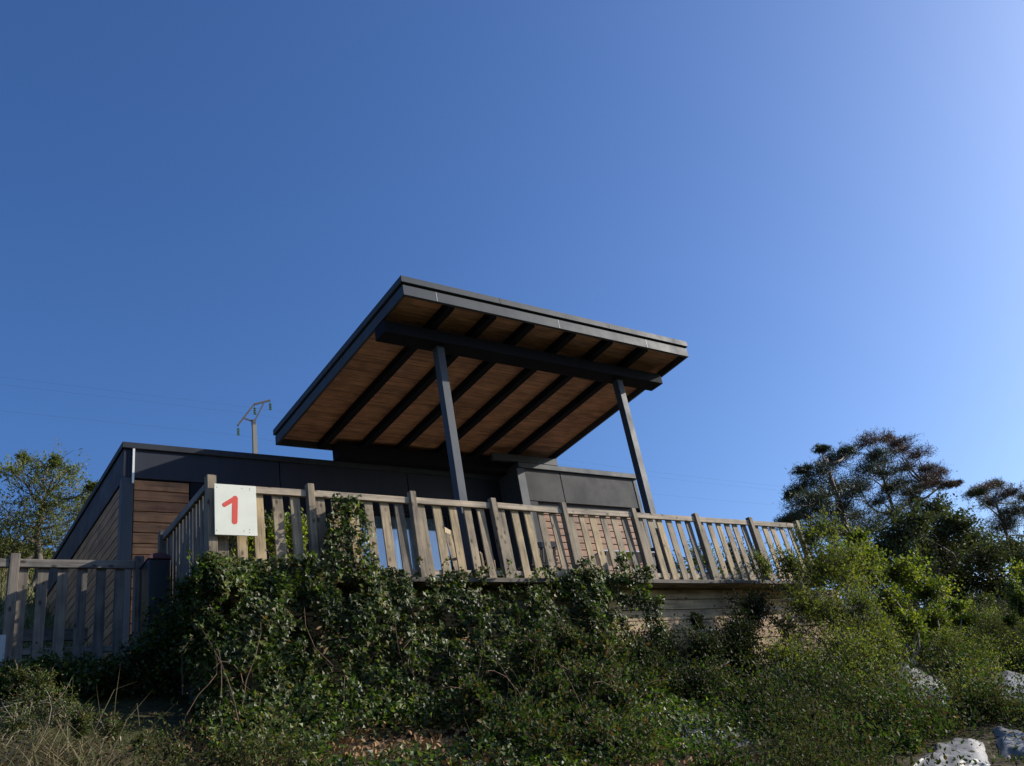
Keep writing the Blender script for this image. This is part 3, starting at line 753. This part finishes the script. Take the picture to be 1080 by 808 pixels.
climber(8.75, 3.2, .15, .10, 240, 'small ivy tuft on the railing in front of the black chairs', 31)
climber(8.05, 3.12, .16, .08, 160, 'lowest ivy sprig at the foot of the railing left of the deck table', 47)

# bramble mass in the middle foreground
br = empty('bramble_patch', (6.6, 7.0, .6), 'green bramble thicket sloping out in front of the ivy', 'bramble')
fo = Foliage(); st = MB()
for px, py, yy, rx, rz in [(560, 690, 8.0, .4, .3), (600, 680, 8.0, .4, .3), (620, 720, 7.6, .4, .3), (580, 730, 7.5, .4, .28), (650, 740, 7.3, .36, .25), (610, 765, 7.0, .4, .25), (560, 780, 6.9, .4, .22),
                           (660, 785, 6.7, .36, .2), (630, 800, 6.5, .4, .2), (585, 812, 6.5, .4, .2), (520, 800, 7.0, .35, .2), (680, 812, 6.3, .3, .18), (640, 690, 7.9, .3, .3), (500, 740, 7.7, .3, .25)]:
    c_ = onY(px, py, yy); c_[2] = max(c_[2], terr(c_[0], yy)+rz*.4)
    twigs(fo, c_, (rx, rx*.9, rz), 150, 9, .05, .034, 'oval6', st, up=.3, spread=.07)
for k in range(16):
    a = onY(rng.uniform(500, 690), rng.uniform(700, 800), rng.uniform(6.6, 8)); a[2] = terr(a[0], a[1])
    e = a+np.array([rng.normal()*.5, -rng.uniform(.1, .5), rng.uniform(.3, .9)]); st.tube(curve(a, e, .15, .1, 6, k+50), [.003, .003, .003, .0025, .002, .002, .001], 4, False)
fo.build('foliage', M_bramble, br); st.build('cane', M_cane, br)

def shrub(name, base, clumps, mt, label, cat, ntw=120, nlf=8, L=.05, W=.025, shape='oval', stems=1, bark=M_bark, group=None, sr=.018, up=.4, tw_r=.004, shell=.35, spread=.08):
    base = np.array(base, float); base[2] = terr(base[0], base[1])-.02
    r_ = empty(name, base, label, cat, group); fo = Foliage(); st = MB()
    ntw = int(ntw*3.2)
    for k, (c_, rad) in enumerate(clumps):
        vol = rad[0]*rad[2]
        twigs(fo, c_, rad, int(ntw*max(.3, vol/.16)), nlf, L, W, shape, st if stems else None, up=up, tw_r=tw_r, shell=shell, spread=spread)
        if stems:
            b0 = base+np.array([rng.normal()*.08, rng.normal()*.08, 0]); pts = curve(b0, c_, 0, .07, 6, k+int(base[0]*10)); h = sr
            st.tube(pts, [h, h*.9, h*.8, h*.65, h*.5, h*.4, h*.25], 5, False)
    fo.build('foliage', mt, r_)
    if st.v: st.build('stem', bark, r_)
    return r_
def C(px, py, Y, r1, r2=None, dy=None):
    return (onY(px, py, Y), (r1, dy or r1*.8, r2 or r1))
# dark shrubs in the hollow under the cladding
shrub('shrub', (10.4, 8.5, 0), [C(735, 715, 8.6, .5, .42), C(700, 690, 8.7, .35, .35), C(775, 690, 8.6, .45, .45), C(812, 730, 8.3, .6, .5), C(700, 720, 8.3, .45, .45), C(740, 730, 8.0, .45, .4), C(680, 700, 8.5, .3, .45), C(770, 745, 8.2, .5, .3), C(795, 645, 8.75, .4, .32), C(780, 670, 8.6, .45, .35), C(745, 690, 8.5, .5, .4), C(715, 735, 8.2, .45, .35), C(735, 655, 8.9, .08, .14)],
      M_leafShade, 'dark shrub shading the plank cladding below the deck', 'shrub', 150, 8, .045, .024)
# big shrub in front of the right end of the deck
shrub('shrub', (12.6, 8.2, 0), [C(805, 600, 8.5, .2, .35), C(835, 600, 8.4, .36, .5), C(855, 570, 8.4, .36, .42), C(880, 600, 8.2, .5, .5), C(850, 640, 8.2, .5, .45), C(905, 640, 8.0, .5, .42), C(890, 685, 7.8, .55, .42),
      C(845, 700, 8.0, .55, .4), C(875, 560, 8.3, .25, .35), C(830, 665, 8.4, .3, .3), C(825, 695, 8.3, .5, .35), C(785, 700, 8.5, .4, .3), C(880, 650, 8.1, .5, .45), C(895, 615, 9.0, .5, .5), C(905, 660, 8.8, .6, .45), C(860, 610, 8.3, .4, .4), C(900, 590, 8.2, .4, .4), C(930, 680, 7.7, .4, .3)],
      M_shrub, 'tall olive green shrub covering the right end of the picket fence', 'shrub', 62, 8, .05, .022, group=None, sr=.02)
# bright green leafy bush to the right
shrub('vine_bush', (15.0, 8.8, 0), [C(915, 595, 9.4, .45, .35), C(950, 605, 9.3, .5, .32), C(980, 625, 9.2, .5, .28), C(1010, 640, 9.2, .35, .2), C(940, 635, 9.2, .5, .35), C(985, 655, 9.0, .45, .25), C(960, 660, 8.9, .4, .3), C(905, 570, 9.5, .3, .3), C(1015, 655, 9.1, .3, .15)],
      M_bright, 'bright green leafy bush lit by the sun right of the deck', 'bush', 80, 9, .065, .042, 'oval6', bark=M_twig)
shrub('vine_bush', (17.8, 8.2, 0), [C(1078, 640, 8.4, .3, .5), C(1085, 610, 8.3, .3, .35), C(1095, 670, 8.2, .3, .3), C(1066, 655, 8.5, .14, .12)],
      M_bright, 'bright green bush cut by the right edge of the picture', 'bush', 50, 9, .065, .042, 'oval6', bark=M_twig)
shrub('shrub', (14.2, 7.6, 0), [C(930, 665, 8.0, .5, .35), C(925, 685, 7.9, .35, .3), C(905, 705, 7.5, .55, .35), C(915, 735, 7.2, .4, .25), C(880, 735, 7.2, .5, .3), C(850, 745, 7.3, .5, .3), C(1000, 675, 8.4, .4, .25), C(860, 775, 6.6, .4, .2)],
      M_shrub, 'greyish green sprawling shrub on the bank below the bright bush', 'shrub', 60, 9, .04, .02, bark=M_bark, sr=.01, stems=0)
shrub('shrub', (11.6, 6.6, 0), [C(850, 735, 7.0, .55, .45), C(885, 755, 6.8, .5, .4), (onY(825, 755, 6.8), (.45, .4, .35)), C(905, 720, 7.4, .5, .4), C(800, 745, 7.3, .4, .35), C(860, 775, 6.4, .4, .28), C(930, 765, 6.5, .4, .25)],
      M_leafShade, 'dark rounded shrub in the middle of the bank beside the shaded ground sheet', 'shrub', 90, 9, .045, .024, sr=.012)
shrub('shrub', (17.5, 8.6, 0), [C(1030, 690, 8.6, .5, .3), C(1065, 690, 8.6, .6, .35), C(1050, 665, 9.4, .6, .35), C(1085, 668, 9.2, .6, .3), C(1025, 668, 9.6, .5, .3)],
      M_heath, 'brownish heathery shrub below the wire mesh fence on the bank', 'shrub', 60, 9, .04, .018, bark=M_bark, sr=.01, stems=0)
shrub('shrub', (10.3, 6.2, 0), [C(815, 780, 6.6, .4, .22), C(850, 800, 6.2, .4, .2), C(790, 800, 6.2, .35, .18), C(900, 790, 6.0, .35, .18), C(760, 805, 6.3, .25, .14)],
      M_bramble, 'low bramble clump at the bottom between the two ground sheets', 'bramble', 70, 9, .045, .03, 'oval6', bark=M_cane, sr=.006, stems=0)
shrub('shrub', (12.5, 6.2, 0), [C(940, 752, 6.6, .4, .25), C(1035, 738, 6.9, .35, .2), C(1000, 762, 6.3, .3, .16), C(930, 768, 6.1, .35, .22), C(1030, 705, 7.7, .35, .22)],
      M_shrub, 'yellowish green tangled shrub directly above the largest pale ground sheet', 'shrub', 60, 9, .045, .022, sr=.01, stems=0)
# plants at the lower left
gt = empty('dry_grass_tussock', (1.0, 6.6, .4), 'dry straw coloured tussock at the bottom left', 'grass tussock')
fo = Foliage(); n = 300
gy = rng.uniform(6.5, 8.2, n)
base = np.array([[*onY(rng.normal(60, 34), 815, y)[:1], y, 0] for y in gy])
for i in range(n): base[i, 2] = terr(base[i, 0], base[i, 1])+rng.uniform(0, .3)
for seg in range(1):
    D = norm(rng.normal(size=(n, 3))*np.array([.8, .5, .2])+np.array([.1, -.1, .55])); L_ = rng.uniform(.25, .7, n)
    mid = base+D*L_[:, None]*.5; D2 = norm(D+np.array([0, 0, -.55])+rng.normal(size=(n, 3))*.25)
    fo.add(leaves(base, D, rdir(n), L_*.5, .007, 'needle')); 
V = np.concatenate([base-[.003, 0, 0], base+[.003, 0, 0], mid+[.0025, 0, 0], mid-[.0025, 0, 0]]); tip = mid+D2*(L_*.5)[:, None]
V = np.concatenate([V, tip]); I = np.arange(n); F = np.concatenate([np.stack([I, I+n, I+2*n], 1), np.stack([I, I+2*n, I+3*n], 1), np.stack([I+3*n, I+2*n, I+4*n], 1)])
fo = Foliage(); fo.add((V, F)); fo.build('blade', M_tuss, gt)
shrub('weed_plant', (.95, 7.6, 0), [C(30, 740, 7.7, .22, .2), C(60, 745, 7.7, .2, .18), C(15, 765, 7.5, .2, .15), C(85, 758, 7.5, .12, .1), C(45, 722, 7.8, .1, .12), C(20, 715, 7.9, .1, .08)],
      M_bramble, 'small leaved weed standing in the dry tussock', 'plant', 130, 9, .022, .012, sr=.005, bark=M_twig, tw_r=.002)
shrub('weed_plant', (1.6, 7.7, 0), [C(120, 770, 7.6, .14, .1), C(85, 770, 7.5, .08, .06), C(150, 785, 7.6, .14, .12), C(185, 795, 7.5, .12, .1)],
      M_bramble, 'low sprawling weed in the shade left of the ivy', 'plant', 90, 7, .03, .016, sr=.005, bark=M_twig)
cn = empty('bramble_cane', (*hit(262, 800)[:2], terr(*hit(262, 800)[:2])), 'thin reddish cane with leaf sprigs leaning at the left edge of the ivy', 'cane')
a = onY(258, 802, 7.95); e = onY(212, 662, 8.3); pts = curve(a, e, 0, .02, 10, 3)
MB().tube(pts, [.009-.0006*i for i in range(11)], 5).build('stem', M_cane, cn)
fo = Foliage()
for i, p in enumerate(pts[2:]):
    n = 7 if i != 8 else 14; s = rng.uniform(.6, 1.2, n)
    if i % 2 == 0 or i > 6: fo.add(leaves(np.array(p)+rng.normal(size=(n, 3))*.02, rdir(n)+np.array([0, -.3, .3]), rdir(n)*.5+np.array([0, -.5, 1]), .055*s, .03*s, 'oval6'))
fo.build('foliage', M_bramble, cn)

# low cover on the bank: nobody could count it
def cover(n, region, mt, label, L, W, hmax, seed, shape='oval', mounds=0):
    fo = Foliage(); P = []
    while len(P) < n:
        x, y = rng.uniform(region[0], region[1]), rng.uniform(region[2], region[3])
        if y/x > 1.55 and x > 3 and y > 8.4: continue
        if y > 8.9 and 2.2 < x < 14.4: continue
        dn = noise.noise(Vector((x*1.3, y*1.3, seed)))+.5*noise.noise(Vector((x*3.7, y*3.7, seed)))
        if dn < -.25 and rng.uniform() < .8: continue
        if on_sheet(x, y, .06+dn*.35): continue
        low = .5 if in_front(x, y) else 1.0
        if mt is not M_leafShade and ((x-8.3)/1.5)**2+((y-7.3)/.75)**2+dn*.6 < 1: continue
        h = hmax*max(.1, .55+dn*1.1)*low
        P.append((x, y, terr(x, y)+.02+h*rng.uniform(0, 1)**.8))
    P = np.array(P); s = rng.uniform(.6, 1.3, n)
    k = 0
    while k < mounds:
        x, y = rng.uniform(region[0], region[1]), rng.uniform(region[2], region[3])
        if (mt is not M_leafShade and ((x-8.3)/1.6)**2+((y-7.3)/.85)**2 < 1) or (y/x > 1.55 and x > 3 and y > 8.4) or (y > 8.6 and 2.2 < x < 14.4) or on_sheet(x, y, .3) or (in_front(x, y) and rng.uniform() < .8): k += .2; continue
        r_ = rng.uniform(.15, .75)**1.3; twigs(fo, (x, y, terr(x, y)+r_*.2), (r_, r_, r_*.8), int(230*r_), 10, L*.9, W*.9, shape, None, up=.8); k += 1
    fo.add(leaves(P, norm(rdir(n)+np.array([0, -.2, .5])), norm(rdir(n)*.7+np.array([0, -.2, .8])), L*s, W*s, shape))
    o = fo.build('ground_cover', mt, loc=(0, 0, 0)); tag(o, label, 'ground cover', kind='stuff'); return o
cover(15000, (6.0, 26, 4.0, 12.2), M_heath, 'low weeds and heather covering the right hand bank', .042, .018, .34, 3, mounds=260)
cover(4500, (5.0, 16, 4.5, 9.0), M_bramble, 'creeping bramble leaves over the lower bank', .045, .03, .28, 17, 'oval6', mounds=90)
cover(9000, (-1.5, 3.4, 5.5, 9.0), M_heath, 'short dark weeds on the left of the bank', .04, .018, .25, 29, mounds=16)
cover(1500, (8.5, 24, 4.6, 11.4), M_shrub, 'yellowish green tangled weeds in clumps on the bank', .045, .022, .3, 83, mounds=120)
cover(1200, (9.0, 22, 4.6, 11.2), M_leafShade, 'dark leafy weed clumps on the bank', .05, .026, .3, 97, mounds=110)
cover(3500, (2.4, 6.0, 5.5, 8.6), M_dead, 'fallen brown leaves under the ivy', .05, .035, .06, 41, 'oval6')
cover(3500, (7.2, 12.5, 4.2, 6.2), M_bramble, 'low bramble leaves along the near edge of the bank', .045, .03, .30, 61, 'oval6', mounds=26)
cover(4200, (6.6, 9.9, 6.3, 8.6), M_leafShade, 'thin dark leaves in the shaded hollow below the plank cladding', .045, .026, .22, 71, mounds=8)
fo = Foliage()
def grass(n, region, label, seed):
    fo = Foliage(); P = []
    while len(P) < n:
        cx_, cy_ = rng.uniform(region[0], region[1]), rng.uniform(region[2], region[3])
        if cy_/cx_ > 1.55 and cx_ > 3 and cy_ > 8.2: continue
        if cy_ > 8.7 and 2.2 < cx_ < 14.4: continue
        if ((cx_-8.3)/1.7)**2+((cy_-7.3)/.95)**2 < 1: continue
        if on_sheet(cx_, cy_, .3): continue
        k = int(rng.uniform(12, 60)); r_ = rng.uniform(.05, .25)
        for _ in range(k):
            x, y = cx_+rng.normal()*r_, cy_+rng.normal()*r_; P.append((x, y, terr(x, y)+rng.uniform(0, .12)))
    P = np.array(P); n = len(P); L_ = rng.uniform(.12, .42, n)
    D = norm(rng.normal(size=(n, 3))*.45+np.array([.1, -.1, 1])); 
    fo.add(leaves(P, D, rdir(n), L_, rng.uniform(.006, .012, n), 'needle'))
    o = fo.build('grass', M_straw, loc=(0, 0, 0)); tag(o, label, 'grass', kind='stuff')
grass(5000, (6.5, 22, 5.3, 11.8), 'dry and green grass blades among the weeds of the bank', 5)
# dry field grass on the hill behind
n = 26000; fo = Foliage(); gx = rng.uniform(-2, 6.5, n); gy = rng.uniform(14.5, 40, n)
P = np.array([(x, y, terr(x, y)) for x, y in zip(gx, gy)])
fo.add(leaves(P, norm(rng.normal(size=(n, 3))*.35+np.array([0, 0, 1])), rdir(n), rng.uniform(.15, .4, n), .03, 'needle'))
o = fo.build('field_grass', M_straw, loc=(0, 20, 3)); tag(o, 'dry yellowish grass on the rising field behind the left fence', 'grass', kind='stuff')

# ---------------------------------------------------------------- wire mesh fence on the crest
wf = empty('wire_mesh_fence', (24, 12.0, 2.6), 'faint galvanised wire mesh fence along the crest at the right', 'fence')
m = MB(); x = 16.0
while x < 30:
    for s_ in (-1, 1): m.tube([(x, 12.0+.003*s_, 2.55), (x+s_*.62, 12.0+.003*s_, 3.25)], .002, 3, False)
    x += .09
m.build('mesh', M_wire, wf)
for x in (17, 20, 23, 26, 29): MB().tube([(x, 12.03, 2.4), (x, 12.03, 3.4)], .02, 8).build('post', M_rust, wf)
wf2 = empty('wire_mesh_fence', (.8, 14.3, 2.2), 'low wire mesh fence seen through the pickets at the left', 'fence')
m = MB()
for k in range(50): x = -2.2+k*.1; m.tube([(x, 14.3, 2.3), (x, 14.3, 3.45)], .004, 3, False)
for k in range(11): z = 2.35+k*.1; m.tube([(-2.2, 14.305, z), (2.7, 14.305, z)], .004, 3, False)
m.build('mesh', M_galv, wf2)
MB().box(-2.2, 2.75, 14.26, 14.32, 3.5, 3.68).build('rail', M_dark_plank, wf2, .004)
for x in (-1.6, 0.0, 1.6): MB().box(x-.04, x+.04, 14.33, 14.41, 2.1, 3.66).build('post', M_woodZ, wf2)

# ---------------------------------------------------------------- trees
def tree(name, base, trunk_top, clumps, mt, label, bark, kind='leaf', tr=.2, ntw=60, nlf=8, L=.12, W=.05, group=None, links=None, up=.3, twr=.01, extra=None, shell=.35, spread=.08, leansegs=.05):
    base = np.array(base, float); base[2] = terr(base[0], base[1])-.1
    r_ = empty(name, base, label, 'tree', group); tk = MB(); tops = trunk_top if isinstance(trunk_top, list) else [trunk_top]
    TP = []
    for i, tt in enumerate(tops):
        pts = curve(base+np.array([i*.25, 0, 0]), tt, 0, leansegs, 10, int(abs(base[0])*7)+i); f = 1 if i == 0 else .75
        tk.tube(pts, [tr*f*(1-.075*k) for k in range(11)], 9); TP += pts[3:]
    tk.build('trunk', bark, r_, smooth=True)
    fo = Foliage(); lb = MB(); fo2 = Foliage()
    TP = np.array(TP)
    for k, cl in enumerate(clumps):
        c_, rad = cl[0], cl[1]; c_ = np.array(c_)
        dist = np.linalg.norm(TP-(c_-np.array([0, 0, .5*np.linalg.norm(c_-TP.mean(0))*.5])), axis=1); s_ = TP[int(np.argmin(dist))]
        pts = curve(s_, c_, -.1, .09, 7, k+int(abs(base[1])*3)); h = tr*.33
        lb.tube(pts, [h, h*.85, h*.7, h*.55, h*.42, h*.3, h*.2, h*.12], 5, False)
        for q in range(5):
            e_ = c_+rdir(1)[0]*np.array(rad)*.9; lb.tube(curve(pts[4+q % 3], e_, 0, .12, 4, q+k*7), [h*.25, h*.18, h*.13, h*.08, h*.05], 4, False)
        if kind == 'pine': rad = (rad[0]*1.15, rad[1]*1.15, rad[2]*.85)
        tgt = fo2 if (len(cl) > 2 and cl[2]) else fo
        twigs(tgt, c_, rad, int(ntw*(1.9 if kind == 'pine' else 1.6)*max(.4, rad[0]*rad[2])), nlf, L, W, 'needle' if kind == 'pine' else 'oval', lb, up=up, tw_r=twr, shell=shell, spread=spread)
    lb.build('limb', bark, r_)
    cr_ = fo.build('crown', mt, r_)
    if fo2.k: tag(fo2.build('crown', extra, r_), 'browned reddish needles')
    return r_
def K(px, py, dY, r1, r2=None, red=0):
    c_ = onY(px, py, dY); return (c_, (r1, r1, r2 or r1*.6), red)
# left tree on the hill
cl = [K(x, y, 23+rng.uniform(-1, 1), r, r*1.05) for x, y, r in [(30, 520, .75), (55, 505, .7), (75, 525, .7), (20, 550, .8), (50, 545, .9), (85, 545, .5), (65, 570, .8), (15, 585, .8), (40, 495, .45), (72, 500, .4), (12, 500, .4), (92, 530, .35), (98, 515, .2), (35, 575, .8), (-15, 540, .9), (-20, 575, .9), (60, 488, .2), (25, 484, .2), (90, 570, .5)]]
tree('broadleaf_tree', (3.1, 23, 0), onY(50, 520, 23), cl, M_willow, 'olive green tree standing behind the left fence', M_bark, tr=.14, ntw=78, nlf=12, L=.085, W=.032, twr=.007, up=.8, spread=.07)
# hedge of bushes at the field edge
cl = [K(x, y, 27, r, r*.8) for x, y, r in [(5, 590, 1.0), (35, 598, .8), (60, 595, .8), (-25, 590, 1.1), (85, 590, .6)]]
tree('field_bush', (2.8, 27, 0), onY(40, 592, 27), cl, M_oak, 'low dark bush at the foot of the left tree', M_bark, tr=.08, ntw=90, nlf=8, L=.14, W=.08, twr=.007)
# pines on the right
YR = 20.0
def T(px, Y=YR): p = onY(px, 640, Y); return (p[0], Y, 0)
tree('pine_tree', T(885), onY(872, 490, YR), [K(x, y, YR+rng.uniform(-1, 1), r, r*f) for x, y, r, f in [(878, 488, .95, .6), (862, 500, .9, .55), (893, 478, .6, .45), (848, 515, .8, .45), (835, 522, .45, .35), (880, 515, .8, .5), (862, 532, 1.0, .5), (845, 545, .9, .4), (830, 550, .6, .35), (885, 540, 1.0, .55), (900, 520, .8, .6), (870, 560, 1.0, .5), (868, 474, .35, .35), (848, 496, .35, .3), (855, 527, .8, .4), (890, 562, 1.1, .5)]],
     M_pine, 'leftmost dark green pine behind the right end of the fence', M_pinebark, 'pine', .24, 165, 16, .15, .026, group=None, twr=.012, up=.9, spread=.10, shell=.6)
tree('pine_tree', T(965, 21), [onY(930, 500, 21), onY(975, 510, 21)], [K(x, y, 21+rng.uniform(-1, 1), r, r*f, rd) for x, y, r, f, rd in [
     (915, 466, .8, .45, 1), (935, 463, .6, .4, 1), (950, 475, .7, .45, 1), (968, 480, .7, .4, 1), (978, 495, .7, .4, 1), (955, 495, .7, .45, 1), (985, 510, .7, .35, 1), (1000, 512, .5, .3, 1), (970, 515, .6, .35, 1), (1010, 510, .3, .22, 1), (925, 480, .7, .45, 0),
     (915, 498, .95, .55, 0), (935, 500, .8, .5, 0), (905, 515, .8, .5, 0), (925, 530, .8, .4, 0), (960, 530, .8, .4, 0), (905, 545, .8, .4, 0), (940, 515, .7, .5, 0), (925, 488, .9, .5, 0), (950, 510, .8, .5, 0), (940, 545, 1.0, .6, 0), (915, 560, 1.0, .6, 0), (975, 505, .8, .4, 1), (945, 468, .7, .4, 1), (960, 520, .8, .5, 0), (990, 500, .6, .35, 1)]],
     M_pine, 'tallest pine with reddish browned needles on its top', M_pinebark, 'pine', .22, 165, 15, .14, .023, group=None, extra=M_pinered, twr=.014, up=.9, spread=.10, shell=.6)
tree('pine_tree', T(1075, 22), onY(1050, 530, 22), [K(x, y, 22+rng.uniform(-1, 1), r, r*f, rd) for x, y, r, f, rd in [(1035, 517, .9, .4, 1), (1050, 512, .7, .4, 0), (1065, 520, .8, .4, 1), (1045, 530, 1.0, .5, 0), (1070, 540, 1.1, .5, 0), (1080, 525, .9, .4, 0), (1030, 520, .6, .3, 0), (1060, 555, 1.2, .6, 0), (1095, 540, 1.2, .8, 0)]],
     M_pine, 'flat topped pine at the right edge of the picture', M_pinebark, 'pine', .22, 185, 15, .15, .026, group=None, extra=M_pinered, twr=.013, up=.9, spread=.10, shell=.6)
# dense dark broadleaf mass between the pines
tree('broadleaf_tree', T(985, 18), onY(985, 560, 18), [K(x, y, 18+rng.uniform(-1, 1), r, r*f) for x, y, r, f in [(985, 540, 1.0, .7), (960, 555, 1.0, .7), (1005, 555, 1.1, .8), (940, 575, 1.0, .7), (1020, 575, 1.1, .8), (985, 580, 1.3, .9), (960, 600, 1.2, .9), (1005, 610, 1.3, .9), (925, 590, .8, .6), (1000, 640, 1.2, .9)]],
     M_oak, 'dense dark rounded tree between the reddish pine and the right hand pine', M_bark, tr=.2, ntw=190, nlf=12, L=.13, W=.085, twr=.01)
tree('broadleaf_tree', T(1060, 17), onY(1055, 600, 17), [K(x, y, 17+rng.uniform(-1, 1), r, r*f) for x, y, r, f in [(1040, 590, 1.0, .8), (1065, 580, 1.0, .7), (1085, 600, 1.2, .9), (1050, 620, 1.2, .9), (1075, 640, 1.2, .9), (1035, 645, 1.0, .8), (1100, 570, 1.0, .8)]],
     M_oak, 'dark broad tree low at the right edge behind the bank', M_bark, tr=.2, ntw=190, nlf=12, L=.12, W=.08, twr=.01)
tree('broadleaf_tree', T(905, 18), onY(900, 600, 18), [K(x, y, 18+rng.uniform(-1, 1), r, r*f) for x, y, r, f in [(890, 590, 1.0, .7), (920, 610, 1.0, .8), (870, 600, .9, .6), (940, 640, 1.2, .9), (845, 600, .7, .5)]],
     M_oak, 'low dark tree between the deck corner and the pines', M_bark, tr=.16, ntw=170, nlf=11, L=.12, W=.075, twr=.01)
# bushes seen between the pickets at the right end of the deck
for k, (px, py, lab) in enumerate([(702, 600, 'leftmost small bush seen between the pickets right of the building'), (740, 597, 'middle small bush seen between the right hand pickets'), (780, 590, 'rightmost small bush seen between the right hand pickets')]):
    tree('garden_bush', T(px, 16.5), onY(px, py, 16.5), [K(px+dx, py+dy, 16.5, .5, .45) for dx, dy in ((-12, 8), (8, 0), (0, 18), (14, 14), (-5, -8))], M_oak if k != 1 else M_shrub, lab, M_bark, tr=.05, ntw=120, nlf=8, L=.09, W=.05, twr=.006, group='bushes behind the deck')
